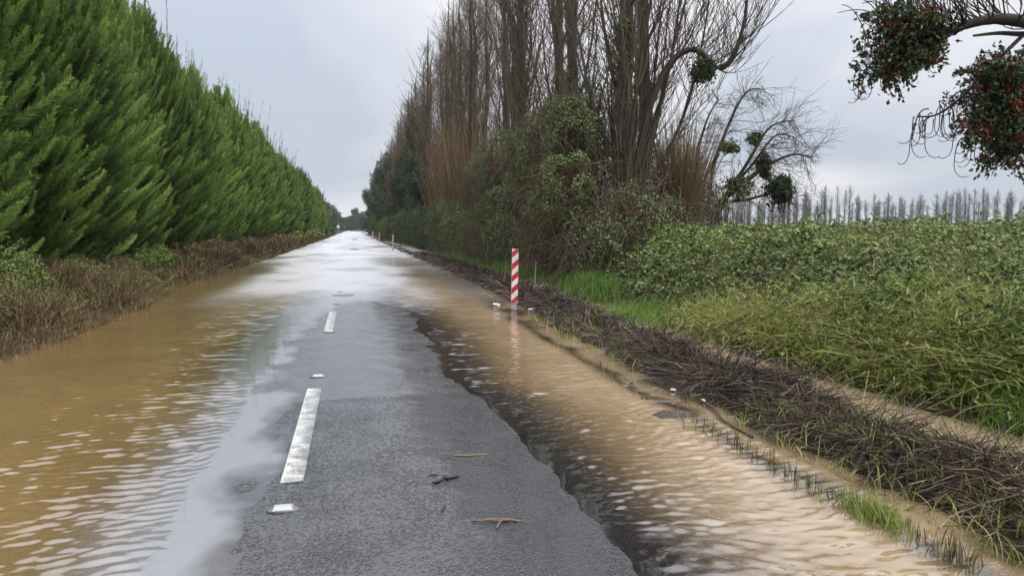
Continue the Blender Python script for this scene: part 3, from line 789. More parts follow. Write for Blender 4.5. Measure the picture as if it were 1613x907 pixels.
def branchlets(mb, rng, path, n, l0, l1, updir=(0, 0, 1), ang=.8, r=(.010, .005), t0=.2, upw=.6, sub=2, tone=(.2, .7)):
    u = rng.uniform(t0, 1, n) * (len(path) - 1); i = np.minimum(u.astype(int), len(path) - 2); f = (u - i)[:, None]
    b = path[i] * (1 - f) + path[i + 1] * f
    td = unit(path[i + 1] - path[i])
    d = unit(td * .4 + perp(rng, td) * ang)
    l = rng.uniform(l0, l1, n); K = 6
    t = np.linspace(0, 1, K)[None, :, None]
    P = b[:, None] + l[:, None, None] * (d[:, None] * t * .7 + np.array(updir) * upw * t ** 1.7)
    P = P + rng.normal(0, .025, P.shape) * l[:, None, None] * t
    mb.tubes(P, np.broadcast_to(np.linspace(r[0], r[1], K), (n, K)), 3, rng.uniform(*tone, n))
    for s_ in range(sub):
        j = rng.integers(1, K - 1, n)
        bb = P[np.arange(n), j]
        dd = unit(unit(P[np.arange(n), j + 1] - bb) * .7 + rand_unit(rng, n) * .6 + np.array(updir) * .2)
        strands(mb, rng, bb, dd, l * rng.uniform(.25, .55, n), 4, r[1] * 1.1, r[1] * .7, .08, -.25 * np.sign(upw) * abs(upw), rng.uniform(*tone, n))

first_poplar = [o for o in col.objects if o.name == 'poplar_tree'][0]
mbw, mbt = MB(), MB()
big = curve([(7.75, 21.4, 2.0), (8.1, 21.2, 3.6), (8.5, 21.0, 5.4), (9.15, 21.0, 6.55), (9.85, 21.0, 6.8), (10.35, 21.0, 6.35), (10.8, 21.0, 6.45), (11.1, 21.0, 6.95), (11.35, 21.0, 8.0), (11.4, 21.1, 9.6)], 34)
mbw.tubes(big, np.concatenate([np.linspace(.12, .08, 20), np.linspace(.10, .02, 14)]), 7, .2)
branchlets(mbt, rng, big, 60, 1.2, 3.2, (0, 0, 1), .55, (.018, .008), .25, .75, 4)
for pts in ([(8.0, 21.3, 2.5), (9.0, 21.5, 5.5), (9.6, 21.7, 8.5), (9.8, 21.8, 12)], [(8.2, 21.6, 2.2), (9.8, 22, 4.8), (10.6, 22.2, 7.5), (11.0, 22.3, 10.5)], [(7.7, 21.0, 3), (7.9, 20.6, 6), (8.3, 20.4, 9), (8.4, 20.4, 13)]):
    c_ = curve(pts, 16); mbw.tubes(c_, np.linspace(.065, .015, 16), 6, .3); branchlets(mbt, rng, c_, 45, 1.0, 2.8, (0, 0, 1), .6, (.016, .008), .15, .7, 4)
for mbx, nm, mt in ((mbw, 'limb', M['bark']), (mbt, 'limb_twigs', M['twig'])):
    o = mbx.build(nm, mt, None, nm == 'limb'); o.parent = first_poplar
    bpy.context.view_layer.update(); o.matrix_parent_inverse = first_poplar.matrix_world.inverted()

for i, (x, y, zt, n, lb) in enumerate([(7.75, 21.4, 7.5, 5200, 'dark ivy climbing the thickest poplar trunk'), (8.85, 23.0, 5.0, 1800, 'thin ivy on the poplar right of the thickest trunk'),
                                 (7.55, 26.3, 7.0, 2600, 'ivy climbing the poplar left of the thickest trunk'), (7.9, 29.4, 6.5, 2200, 'ivy on the third poplar in the row'), (7.4, 33.3, 7.5, 2200, 'ivy on the poplar above the vine mound')]):
    rg = np.random.default_rng(900 + i); rt = empty('climbing_ivy', (x, y, .25)); mb = MB(); st = MB()
    z = zt * rg.random(n) ** .8; a = rg.random(n) * 6.28
    rr = .16 + .26 * rg.random(n) * (1.2 - .6 * z / zt) * (1 + .8 * fbm(a * 1.2, z * .9, i, 2))
    p = np.stack([np.cos(a) * rr, np.sin(a) * rr, z], -1)
    leaf_cloud(mb, rg, p, np.stack([np.cos(a), np.sin(a), 0 * a + .2], -1), .09, .065, .4, .17, .3, .7, 1.7, -.18)
    mb.build('foliage', M['vine'], rt)
    m = 60; z = zt * .6 * rg.random(m); a = rg.random(m) * 6.28
    strands(st, rg, np.stack([np.cos(a) * .27, np.sin(a) * .27, z], -1), unit(np.stack([rg.normal(0, .1, m), rg.normal(0, .1, m), np.ones(m)], -1)), rg.uniform(.6, 2, m), 5, .012, .006, .08)
    st.build('stems', M['darkwood'], rt); tag(rt, lb, 'ivy', 'ivy on the right-hand poplars')

def clump(name, c, r, n, leaf, mat, seed, label, group=None, tone=.4, thin=-.5, cat='mistletoe', stems=30):
    rng = np.random.default_rng(seed)
    root = empty(name, c)
    mb = MB()
    lob = [((0, 0, 0), r)]
    for j in range(4):
        d = rand_unit(rng, 1)[0] * np.array(r) * .55
        lob.append((d, tuple(np.array(r) * rng.uniform(.45, .65))))
    for j, (cc, rr) in enumerate(lob):
        p, nr = ellip(rng, cc, rr, n // 5, .25, .8, seed + j)
        leaf_cloud(mb, rng, p, nr, leaf, leaf * .5, tone, .2, .1, .9, 3.0, thin)
    mb.build('foliage', mat, root)
    st = MB(); d = rand_unit(rng, stems)
    strands(st, rng, np.zeros((stems, 3)), d, np.linalg.norm(d * np.array(r), axis=1), 4, .008, .004, .2)
    st.build('stems', M['darkwood'], root)
    return tag(root, label, cat, group)

CG = 'dark mistletoe clumps in the bare trees'
clump('mistletoe_clump', (10.05, 21.0, 6.3), (.45, .4, .5), 1300, .11, M['evergreen'], 1, 'dark leafy clump hanging in the bend of the S-shaped limb', CG)
clump('mistletoe_clump', (14.3, 24.0, 2.95), (.65, .6, .55), 2600, .14, M['evergreen'], 2, 'big dark round clump at the end of the low leaning branch', CG)
clump('mistletoe_clump', (13.4, 24.0, 4.75), (.28, .28, .25), 500, .12, M['vine'], 3, 'small green clump high on the leaning bare tree against the sky', CG)
clump('mistletoe_clump', (13.85, 24.0, 3.8), (.35, .3, .5), 800, .12, M['evergreen'], 4, 'narrow dark clump hanging above the big round clump', CG)
clump('mistletoe_clump', (12.5, 24.0, 4.4), (.35, .35, .3), 700, .12, M['vine'], 5, 'olive green clump beside the golden shoots', CG)
clump('mistletoe_clump', (12.9, 24.0, 3.1), (.6, .6, .45), 1200, .12, M['vine'], 15, 'loose green clump on the leaning tree above the bramble', CG)

# the pollard with golden shoots
root = empty('pollard_willow', (9.9, 22.2, .3))
mbw, mbt = MB(), MB(); rng = np.random.default_rng(9)
zz = np.linspace(-.3, 2.3, 8)
mbw.tubes(np.stack([.06 * np.sin(zz * 2), .05 * np.cos(zz * 2), zz], -1), np.array([.34, .3, .27, .26, .27, .3, .34, .2]), 10, .2)
mbw.build('trunk', M['bark'], root, True)
n = 620
a = rng.random(n) * 6.28; rr = rng.uniform(.05, .45, n)
p0 = np.stack([np.cos(a) * rr, np.sin(a) * rr, 1.7 + rng.uniform(-.5, .5, n)], -1)
d = unit(np.stack([np.cos(a) * rr * 1.0, np.sin(a) * rr * 1.0, np.ones(n)], -1) + rng.normal(0, .08, (n, 3)))
strands(mbt, rng, p0, d, rng.uniform(1.2, 3.2, n), 5, .012, .006, .08, .0, rng.uniform(.2, .95, n))
mbt.build('shoots', M['shoot'], root)
tag(root, 'stubby pollarded trunk topped with a fan of golden upright shoots', 'tree')

# leaning bare willow
root = empty('leaning_willow', (11.7, 24.0, .3))
mbw, mbt = MB(), MB(); rng = np.random.default_rng(10)
paths = [[(0, 0, -.2), (.2, 0, 1.8), (1.5, 0, 3.0), (2.3, 0, 3.55), (3.2, 0, 3.9), (4.0, .1, 3.8)],
         [(0, 0, .8), (.6, .2, 2.1), (1.6, .1, 2.35), (2.6, 0, 2.55), (3.0, 0, 2.3)],
         [(.1, 0, 1.2), (.3, .3, 3.2), (.9, .2, 5.0), (1.5, .2, 6.0), (2.2, .3, 6.1)],
         [(0, 0, 1.0), (-.3, .4, 3.0), (.1, .5, 4.8), (.6, .5, 5.8)],
         [(.2, 0, 1.8), (1.2, -.3, 3.4), (2.0, -.4, 4.7), (2.9, -.4, 5.0)],
         [(.2, 0, 1.4), (1.0, .3, 2.6), (1.9, .4, 3.6), (2.8, .5, 4.6), (3.6, .5, 4.5)]]
for j, pts in enumerate(paths):
    c_ = curve(pts, 18)
    mbw.tubes(c_, np.linspace(.13 if j == 0 else .08, .015, 18), 7, .15)
    branchlets(mbt, rng, c_, 55, .7, 1.9, (.35, 0, -.15), .9, (.010, .005), .25, .5, 4, (.1, .5))
mbw.build('trunk', M['bark'], root, True)
mbt.build('twigs', M['twig'], root)
tag(root, 'bare willow leaning right over the bramble with drooping twigs', 'tree')

# ------------------------------------------------------------------ vine thickets below the poplars
def thicket(name, seed, lobes, n, leaf, mat, label, cat='bush', tone=.45, thin=-.25, hang=0, hang_len=(.6, 1.8), group=None, up=.35):
    rng = np.random.default_rng(seed)
    c0 = np.array([lobes[0][0], lobes[0][1], 0.2])
    root = empty(name, c0)
    mb, st = MB(), MB()
    ar = np.array([l[3] * l[4] + l[4] * l[5] + l[3] * l[5] for l in lobes]); ar = ar / ar.sum()
    for i, l in enumerate(lobes):
        p, nr = ellip(rng, l[:3], l[3:], int(n * ar[i]), .72, .30, seed + i)
        k = p[:, 2] > .1
        leaf_cloud(mb, rng, p[k] - c0, nr[k], leaf, leaf * .62, tone, .17, up, .7, 1.3, thin)
        # tangled stems inside
        m = int(n * ar[i] * .05) + 60
        p, nr = ellip(rng, l[:3], np.array(l[3:]) * .92, m, .3, .2, seed + i)
        k = p[:, 2] > .15; p = p[k]; nr = nr[k]
        d = unit(rng.normal(size=p.shape) * np.array([.7, .8, .8]) + np.array([0, 0, .2]))
        strands(st, rng, p - c0, d, rng.uniform(.5, 1.5, len(p)), 5, .013, .006, .25, .3, rng.uniform(.2, .9, len(p)))
        if hang:
            m = int(hang * ar[i])
            p, nr = ellip(rng, l[:3], np.array(l[3:]) * 1.0, m, .8, .25, seed + i)
            k = p[:, 2] > .9; p = p[k]
            d = unit(np.array([[0, 0, -1.0]]) + rng.normal(0, .22, p.shape))
            ln = np.minimum(rng.uniform(*hang_len, len(p)), p[:, 2] - .05)
            strands(st, rng, p - c0, d, ln, 5, .008, .004, .15, 0, rng.uniform(.0, .6, len(p)))
    mb.build('foliage', mat, root)
    st.build('stems', M['twig'], root)
    return tag(root, label, cat, group)

TG = 'vine-covered shrubs under the right-hand poplars'
thicket('vine_thicket', 1, [(6.6, 25.6, 4.3, 1.35, 2.6, 1.65), (6.15, 21.6, 2.7, .95, 1.7, 1.25), (6.4, 23.2, 1.7, 1.0, 2.8, 1.5), (6.5, 22.3, 4.3, .85, 1.2, 1.4)], 52000, .085, M['vine'],
        'tall mound of leafy vines hanging over brown stems behind the striped post', thin=-.12, hang=1500, hang_len=(.8, 2.2), group=TG, tone=.58)
thicket('vine_thicket', 2, [(6.3, 20.2, 1.1, .8, 2.4, 1.2), (7.4, 19.4, 1.5, 1.2, 1.4, 1.35), (8.6, 20.6, 1.4, 1.2, 1.2, 1.2)], 14000, .075, M['vine'],
        'dark brown tangle of stems and small leaves at the foot of the thickest trunk', tone=.38, thin=-.05, hang=1500, hang_len=(.6, 1.6), group=TG)
thicket('vine_thicket', 3, [(7.0, 35.5, 4.7, 1.3, 3.6, 1.4), (6.9, 40.5, 4.4, 1.1, 2.6, 1.1), (6.8, 34, 2.7, 1.1, 3.4, 1.5)], 32000, .10, M['vine'],
        'sprawling leafy vine mound left of the tall one, draped over poplar trunks', thin=-.05, hang=800, hang_len=(.8, 2), group=TG, tone=.46)
thicket('vine_thicket', 12, [(9.5, 22.9, 3.4, 1.2, .9, 1.2), (10.9, 23.6, 2.5, 1.3, 1.0, 1.0), (9.0, 22.0, 2.0, 1.0, .9, 1.0)], 8000, .085, M['vine'],
        'loose olive climbers around the golden shoots and the willow foot', thin=.02, hang=700, hang_len=(.5, 1.4), group=TG, tone=.55)
thicket('vine_thicket', 13, [(7.6, 24.2, 5.2, 1.0, 1.6, 1.3), (7.7, 28.6, 5.0, 1.0, 2.0, 1.2)], 7000, .085, M['vine'],
        'thin leafy climbers high between the nearest poplar trunks', thin=.08, hang=500, hang_len=(.5, 1.8), group=TG, tone=.5)
thicket('roadside_shrub', 4, [(5.9, 30.5, 1.1, .75, 3.0, 1.2), (5.9, 36.5, 1.3, .8, 3.5, 1.4)], 9000, .085, M['bramble'],
        'low green shrub wall behind the ditch left of the striped post', tone=.42, thin=-.3, hang=500, group=TG)
thicket('roadside_shrub', 5, [(5.9, 44.5, 1.5, .9, 4.5, 1.7), (6.0, 53, 1.8, 1.0, 5.0, 2.0)], 12000, .12, M['vine'],
        'grey-green shrub wall further along the ditch beneath brown twigs', tone=.42, thin=-.3, hang=600, group=TG)
thicket('roadside_shrub', 6, [(5.7, 61, 1.7, 1.0, 4.0, 2.0), (5.4, 69, 1.6, 1.0, 4.5, 1.9)], 7000, .16, M['evergreen'],
        'dark shrub wall near the second striped post', tone=.5, thin=-.4, group=TG)
thicket('roadside_shrub', 7, [(4.7, 112, 1.6, 1.1, 9, 1.9), (4.5, 128, 1.3, .9, 8, 1.6)], 7000, .24, M['yellow_green'],
        'pale yellow-green shrubs beside the far striped posts', tone=.45, thin=-.5, group=TG)
thicket('roadside_shrub', 8, [(4.9, 165, 2.0, 1.2, 18, 2.4), (4.9, 215, 2.2, 1.2, 25, 2.6)], 6000, .4, M['far_leaf'],
        'distant low green shrubs along the right road edge', tone=.45, thin=-.6, group=TG)
thicket('roadside_shrub', 9, [(5.2, 84, 1.6, 1.1, 9, 2.0), (5.1, 97, 1.5, 1.0, 8, 1.8)], 7000, .2, M['evergreen'],
        'dark green shrubs under the tall evergreen trees', tone=.55, thin=-.5, group=TG)

# coppery twig thickets between the poplars
def twig_bush(seed, x, y, rx, ry, h, n, r, label, mat='shoot', lo=.35):
    rng = np.random.default_rng(seed)
    root = empty('twig_thicket', (x, y, .2)); mb = MB()
    p0 = np.stack([rng.normal(0, rx * .5, n), rng.uniform(-ry, ry, n), rng.uniform(0, h * .55, n)], -1)
    d = unit(np.stack([rng.normal(-.03, .14, n), rng.normal(0, .14, n), np.ones(n)], -1))
    strands(mb, rng, p0, d, rng.uniform(lo, .62, n) * h, 5, r * 1.4, r * .7, .10, 0, rng.uniform(.05, 1, n))
    mb.build('shoots', M[mat], root)
    return tag(root, label, 'bush', 'thickets of upright brown twigs between the poplars')
twig_bush(1, 7.0, 47.5, 1.0, 4.5, 8.0, 850, .011, 'coppery fan of upright twigs left of the sprawling vine mound')
twig_bush(2, 6.9, 56.5, 1.1, 4.5, 8.5, 800, .013, 'golden brown upright twigs right of the dark evergreen')
twig_bush(3, 7.4, 31.5, 1.1, 4.0, 5.5, 600, .007, 'brown upright twigs between the two vine mounds', 'twig')
twig_bush(4, 7.9, 22.2, .9, 1.2, 5.0, 500, .006, 'dense dark twigs wrapping the thickest trunk', 'twig')
twig_bush(5, 6.8, 108, 1.3, 7, 12, 800, .025, 'reddish brown twig thicket between distant evergreens', 'twig')
twig_bush(6, 6.8, 135, 1.3, 8, 12, 700, .03, 'far brown twig thicket beyond the evergreens', 'twig')
twig_bush(7, 10.5, 23.8, 1.8, 2.0, 3.0, 1000, .007, 'tangled brown brush under the leaning willow', 'twig')
twig_bush(8, 15.0, 27, 3.0, 3.0, 1.9, 800, .007, 'dry brown brush at the right edge of the tree clump', 'twig')

# dark evergreens among the poplars
EG = 'dark evergreen trees among the poplars'
def evergreen(seed, x, y, H, wx, wy, n, leaf, label, mat='evergreen'):
    rg = np.random.default_rng(seed); lobes = []
    for j in range(11):
        f = (j + .5) / 11
        rr = (.45 + .55 * math.sin(PI * min(1, f * .85 + .12)))
        lobes.append((rg.normal(0, wx * .33), rg.normal(0, wy * .35), H * (.10 + .82 * f), wx * rr * .62, wy * rr * .62, H * .115))
    t_ = leafy_tree('evergreen_tree', seed, lobes, leaf, n, M[mat], .22, (x, y, .2), thin=-.15, tone=.45)
    return tag(t_, label, 'tree', EG)
evergreen(1, 6.3, 74, 7.5, 1.9, 3.5, 9000, .20, 'dark evergreen bush-tree leaning over the second striped post')
evergreen(2, 6.6, 86, 15.5, 2.6, 3.6, 14000, .22, 'tall dark evergreen tree, nearest of its kind on the right')
evergreen(3, 6.2, 99, 11.5, 2.3, 4.0, 9000, .26, 'rounded dark evergreen tree behind the tallest evergreen')
evergreen(4, 6.0, 121, 13.5, 2.5, 4.5, 8000, .32, 'dark evergreen tree midway along the right-hand row')
evergreen(5, 6.0, 150, 15, 2.8, 6, 7000, .4, 'distant dark evergreen, second last on the right')
evergreen(6, 5.8, 190, 15, 3.0, 8, 6000, .5, 'farthest dark evergreen on the right of the road')
evergreen(7, 5.8, 240, 14, 3.0, 10, 5000, .6, 'hazy evergreen at the far right end of the road')

# ------------------------------------------------------------------ trees closing the end of the road and the left row's end
LG = 'distant trees at the end of the road'
def far_tree(seed, x, y, H, wdt, leaf, n, label, mat='far_leaf', lo=.12):
    rg = np.random.default_rng(seed); lobes = []
    for j in range(8):
        f = (j + .5) / 8
        rr = .4 + .6 * math.sin(PI * min(1, f * .8 + .15))
        lobes.append((rg.normal(0, wdt * .3), rg.normal(0, wdt * .3), H * (lo + (.9 - lo) * f), wdt * rr * .6, wdt * rr * .6, H * .13))
    t_ = leafy_tree('roadside_tree', seed, lobes, leaf, n, M[mat], .25, (x, y, .3), thin=-.1, tone=.45)
    return tag(t_, label, 'tree', LG)
far_tree(41, -8.0, 205, 9.5, 3.4, .4, 3500, 'dark tree right after the end of the cypress row', 'evergreen')
far_tree(42, -8.2, 222, 9.0, 3.6, .45, 3500, 'pale green leafy tree past the end of the cypress row', 'yellow_green')
far_tree(43, -8.5, 248, 10.0, 4.2, .5, 3500, 'mid green tree further along the left verge')
far_tree(44, -8.5, 290, 10.5, 4.5, .6, 3000, 'dark green tree far along the left verge', 'evergreen')
far_tree(45, -7.5, 345, 11.5, 5.0, .7, 3000, 'last green tree on the left before the bend')
far_tree(46, 1.5, 470, 14.5, 4.0, .8, 3000, 'tall dark tree above the vanishing point of the road', 'evergreen', .4)
far_tree(47, -5.5, 480, 9.5, 6.0, .8, 3000, 'low dark tree closing the road on the left')
far_tree(48, 6.5, 460, 10.5, 5.5, .8, 3000, 'low dark tree closing the road on the right')
far_tree(49, 5.0, 505, 13.0, 4.0, .8, 2500, 'tall thin-crowned dark tree beside the vanishing point', 'evergreen', .4)
far_tree(51, -1.0, 440, 7.5, 6.0, .7, 3000, 'bushy grey-green tree low behind the last stretch of water')
far_tree(50, 0.5, 500, 8.0, 7.0, .8, 2500, 'grey-green bushy tree across the end of the road')
rg = np.random.default_rng(99); mb = MB(); n = 9000
x = rg.uniform(-160, 160, n); hgt = 7.5 + 4 * fbm(x * .05, x * 0, 12, 3)
p = np.stack([x, 585 + rg.uniform(-6, 6, n), hgt * rg.random(n) ** .7 + .3], -1)
leaf_cloud(mb, rg, p, np.repeat([[0, -1.0, .2]], n, 0), 2.0, 1.2, .4, .15, .3, .8, .1)
tag(mb.build('distant_wood', M['far_leaf']), 'low far wood closing the plain beyond the end of the road', 'wood', None, 'stuff')
for (x_, y_) in ((-5.4, 262), (-5.4, 315)):
    rt = empty('utility_pole', (x_, y_, .2)); mb = MB()
    mb.tubes(np.array([[0, 0, -.3], [0, 0, 4], [0, 0, 8.2]]), np.array([.14, .12, .10]), 8, .4); mb.build('pole', M['bark'], rt)
    mb = MB(); mb.box(-.9, .9, -.06, .06, 7.6, 7.75); mb.build('crossarm', M['bark'], rt)
    tag(rt, 'thin utility pole on the distant left verge, %s of two' % ('nearer' if y_ < 300 else 'farther'), 'pole', 'utility poles on the far left verge')
rt = empty('road_sign', (-4.4, 230, .1)); mb = MB()
mb.tubes(np.array([[0, 0, -.3], [0, 0, 1.2], [0, 0, 2.4]]), np.array([.04, .04, .04]), 6); mb.build('post', M['steel'], rt)
mb = MB(); mb.box(-.4, .4, -.055, -.042, 1.7, 2.5); mb.build('panel', M['white'], rt)
tag(rt, 'small white sign at the far left road edge', 'sign')

# ------------------------------------------------------------------ far poplar line across the field
FG = 'far line of bare poplars across the field'
fv = []
for s in (61, 62, 63, 64, 65):
    wd_, tg_ = poplar(s, 21.5, .22, 34, 8, 0, 12, tw=.032)
    fv.append((wd_.mesh('poplar_wood', M['greytwig']), tg_.mesh('poplar_twigs', M['greytwig'])))
a0 = np.array([165.0, 330.0]); a1 = np.array([330.0, 291.0]); n = 150
for i in range(n):
    f = (i + rnd.uniform(-.35, .35)) / n
    if rnd.random() < .08 + .3 * (vnoise(f * 14, 0, 3) > .62): continue
    x, y = a0 + (a1 - a0) * f
    v = fv[i % 5]
    root = empty('poplar_tree', (x, y + rnd.uniform(-4, 4), .3), rnd.uniform(0, 6.28), (rnd.uniform(.55, 1.1),) * 2 + (rnd.uniform(.58, 1.08),))
    link('trunk', v[0], root); link('twigs', v[1], root)
    tag(root, 'tiny bare poplar in the far line beyond the bramble field', 'tree', FG)
for i, (f, w_, h_, lb) in enumerate([(.12, 4, 4.0, 'small dark bush at the left end of the far poplar line'), (.24, 5, 5, 'dark bush left of the middle of the far poplar line'), (.42, 7, 6.5, 'purplish grey bush under the far poplars'),
                                   (.54, 7, 8, 'largest round dark bush under the far poplars'), (.68, 8, 5, 'brownish bush right of the round dark bush, far field'), (.80, 4, 7, 'narrow dark bush among the far right poplars'), (.93, 5, 8, 'dark conical bush at the right end of the far line')]):
    x, y = a0 + (a1 - a0) * f
    rg = np.random.default_rng(300 + i)
    lobes = [(rg.normal(0, w_ * .3), rg.normal(0, w_ * .2), h_ * rg.uniform(.3, .65), w_ * .45, w_ * .45, h_ * .32) for _ in range(6)]
    t_ = leafy_tree('field_bush', 300 + i, lobes, .6, 1800, M['dry'] if i in (2, 4) else M['evergreen'], .2, (x, y - 8, .3), thin=-.5, tone=.3 if i in (2, 4) else .5)
    tag(t_, lb, 'bush', 'bushes under the far poplar line')

# ------------------------------------------------------------------ bramble field on the right
def bramble_h(X, Y):
    edge = np.interp(Y, [0, 5, 8, 11, 16, 20], [5.35, 5.35, 5.4, 5.6, 5.8, 6.0])
    e = X - edge
    h = 1.38 * (1 - np.exp(-np.maximum(e, 0) / .85)) 
    h = h + .48 * fbm(X * .6, Y * .6, 55, 3) * sstep(0, 1.2, e) + .34 * fbm(X * 1.6, Y * 1.6, 56, 3) * sstep(0, .5, e)
    return np.where(e > 0, .08 + h, -.3), e

BR = [((6.3, 6.0), 'bramble bush at the right edge of the photo, mixed with bent yellow stems'),
      ((6.4, 9.6), 'bramble bush with a fan of dry tan stems in front, right of the bright grass'),
      ((6.7, 13.3), 'dense green bramble mound right behind the bright grass patch'),
      ((7.2, 17.0), 'rounded bramble mound touching the dark thicket under the trees'),
      ((9.5, 8.5), 'far right bramble mound behind the bent yellow stems'),
      ((10.0, 13.5), 'bramble mound in the middle of the field top edge'),
      ((11.5, 19.0), 'bramble mound below the leaning willow'),
      ((15.0, 15.0), 'pale bramble bank along the field skyline on the right'),
      ((17.0, 22.0), 'pale bramble bank along the field skyline beside the dry brush')]
rng = np.random.default_rng(71)
# leaf sites over the whole mass; each goes to the nearest bush
cent = np.array([b[0] for b in BR])
def sites(n, x0, x1, y0, y1, p=1.0):
    x = x0 + (x1 - x0) * rng.random(n) ** p; y = y0 + (y1 - y0) * rng.random(n)
    return x, y
A = [sites(85000, 4.95, 8.0, 3.2, 20, 1.15), sites(36000, 8, 13, 5, 24), sites(14000, 13, 21, 8, 30)]
bx = np.concatenate([a[0] for a in A]); by = np.concatenate([a[1] for a in A])
hz, e = bramble_h(bx, by)
k = (e > .03) & (fbm(bx * 1.3, by * 1.3, 64, 3) + .25 * rng.random(len(bx)) > -.34); bx, by, hz, e = bx[k], by[k], hz[k], e[k]
own = np.argmin((bx[:, None] - cent[None, :, 0]) ** 2 + ((by[:, None] - cent[None, :, 1]) * .9) ** 2, 1)
bz = hz - rng.random(len(bx)) ** 2 * np.minimum(.38, hz * .8)
eps = .06
gx = (bramble_h(bx + eps, by)[0] - hz) / eps; gy = (bramble_h(bx, by + eps)[0] - hz) / eps
nrm = unit(np.stack([-np.clip(gx, -2.5, 2.5), -np.clip(gy, -2, 2), np.ones_like(gx)], -1))
dist = np.hypot(bx, by)
lsz = np.clip(.0047 * dist, .040, .12) * rng.uniform(.6, 1.35, len(bx)) * (1 + .35 * fbm(bx * .9, by * .9, 65, 2))
nz = fbm(bx * .8, by * .8, 57, 3)
for bi, (c, lb) in enumerate(BR):
    k = own == bi
    root = empty('bramble_bush', (c[0], c[1], .1))
    c0 = np.array([c[0], c[1], .1])
    mb = MB()
    p = np.stack([bx[k], by[k], bz[k]], -1)
    n = len(p)
    nm = unit(nrm[k] + np.array([0, 0, .25]) + .62 * rng.normal(size=(n, 3)))
    D = unit(perp(rng, nm) - np.array([0.1, 0, .4])); S = unit(np.cross(nm, D))
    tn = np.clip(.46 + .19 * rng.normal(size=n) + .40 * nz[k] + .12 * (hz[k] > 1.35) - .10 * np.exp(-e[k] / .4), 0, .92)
    tn = np.where(rng.random(n) < .02, rng.uniform(.9, 1, n), tn)
    l = lsz[k]
    mb.leaves(p - c0, D, S, l, l * .72, tn)
    # two side leaflets
    for sg in (-1, 1):
        D2 = unit(D * .35 + S * sg); S2 = unit(np.cross(nm, D2))
        kk = rng.random(n) < .55
        mb.leaves((p - c0)[kk], D2[kk], S2[kk], l[kk] * .85, l[kk] * .6, np.clip(tn[kk] + rng.normal(0, .05, kk.sum()), 0, 1))
    mb.build('foliage', M['bramble'], root)
    st = MB()
    m = min(420, n // 12)
    j = rng.choice(n, m)
    p0 = p[j] - c0 - np.array([0, 0, .25]) * rng.random((m, 1))
    a = rng.random(m) * 6.28
    d = unit(np.stack([np.cos(a) - .5, np.sin(a) * .8, rng.uniform(.1, .9, m)], -1))
    strands(st, rng, p0, d, rng.uniform(.4, 1.1, m), 6, .006, .003, .12, .55, rng.uniform(.1, .8, m))
    st.build('canes', M['dry'], root)
    m = min(230, n // 22)
    j = rng.choice(n, m); a = rng.random(m) * 6.28; ln_ = rng.uniform(.3, .75, m) * np.clip(np.hypot(c[0], c[1]) / 10, .8, 1.6)
    dv = unit(np.stack([np.cos(a) - .35, np.sin(a) - .2, rng.uniform(.5, 1.5, m)], -1)); sh = MB(); sl_ = MB()
    t = np.linspace(0, 1, 6)[None, :, None]
    P = (p[j] - c0)[:, None] + dv[:, None] * t * ln_[:, None, None]; P[:, :, 2] -= .5 * ln_[:, None] * t[..., 0] ** 2
    sh.tubes(P, np.broadcast_to(np.linspace(.005, .0025, 6), (m, 6)), 3, rng.uniform(.2, .7, m)); sh.build('stray_canes', M['dry'], root)
    for q_ in range(9):
        f_ = rng.uniform(.25, 1, m) * 5; i_ = np.minimum(f_.astype(int), 4); w_ = (f_ - i_)[:, None]
        bp = P[np.arange(m), i_] * (1 - w_) + P[np.arange(m), i_ + 1] * w_
        nm = unit(np.array([-.1, -.1, 1.0]) + .5 * rng.normal(size=(m, 3))); D = unit(perp(rng, nm) - np.array([0, 0, .3])); S = unit(np.cross(nm, D))
        l_ = l[j] * rng.uniform(.7, 1.2, m)
        sl_.leaves(bp, D, S, l_, l_ * .65, np.clip(.6 + .15 * rng.normal(size=m), 0, .9))
    sl_.build('stray_leaves', M['bramble'], root)
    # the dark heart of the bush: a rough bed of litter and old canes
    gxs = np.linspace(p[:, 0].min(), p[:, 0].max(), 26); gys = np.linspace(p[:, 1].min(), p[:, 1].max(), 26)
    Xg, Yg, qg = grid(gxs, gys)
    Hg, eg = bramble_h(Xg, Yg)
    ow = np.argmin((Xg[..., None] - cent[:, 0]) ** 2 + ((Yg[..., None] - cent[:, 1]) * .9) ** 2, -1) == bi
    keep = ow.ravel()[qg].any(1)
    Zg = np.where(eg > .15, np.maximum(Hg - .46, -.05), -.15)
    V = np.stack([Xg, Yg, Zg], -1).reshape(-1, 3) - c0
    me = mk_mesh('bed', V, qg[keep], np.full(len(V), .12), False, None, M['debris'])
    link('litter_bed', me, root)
    tag(root, lb, 'bush', 'bramble bushes on the right')

# field carpet further off, too far to tell apart
mb = MB(); n = 26000
x = 14 + 180 * rng.random(n) ** 2.2; y = 12 + 240 * rng.random(n) ** 1.8
k = x > 9 + .12 * y; x, y = x[k], y[k]; n = len(x)
z = 1.05 + .25 * fbm(x * .15, y * .15, 58, 3) - .25 * rng.random(n)
nm = unit(np.array([-.2, -.4, 1]) + .6 * rng.normal(size=(n, 3))); D = perp(rng, nm); S = np.cross(nm, D)
sz = np.clip(.007 * np.hypot(x, y), .12, .9)
mb.leaves(np.stack([x, y, z], -1), D, S, sz, sz * .7, np.clip(.5 + .15 * rng.normal(size=n) + .3 * fbm(x * .05, y * .05, 3, 2), 0, .9))
tag(mb.build('field_bramble', M['bramble']), 'low bramble carpet of the far field beneath the poplar line', 'ground cover', None, 'stuff')

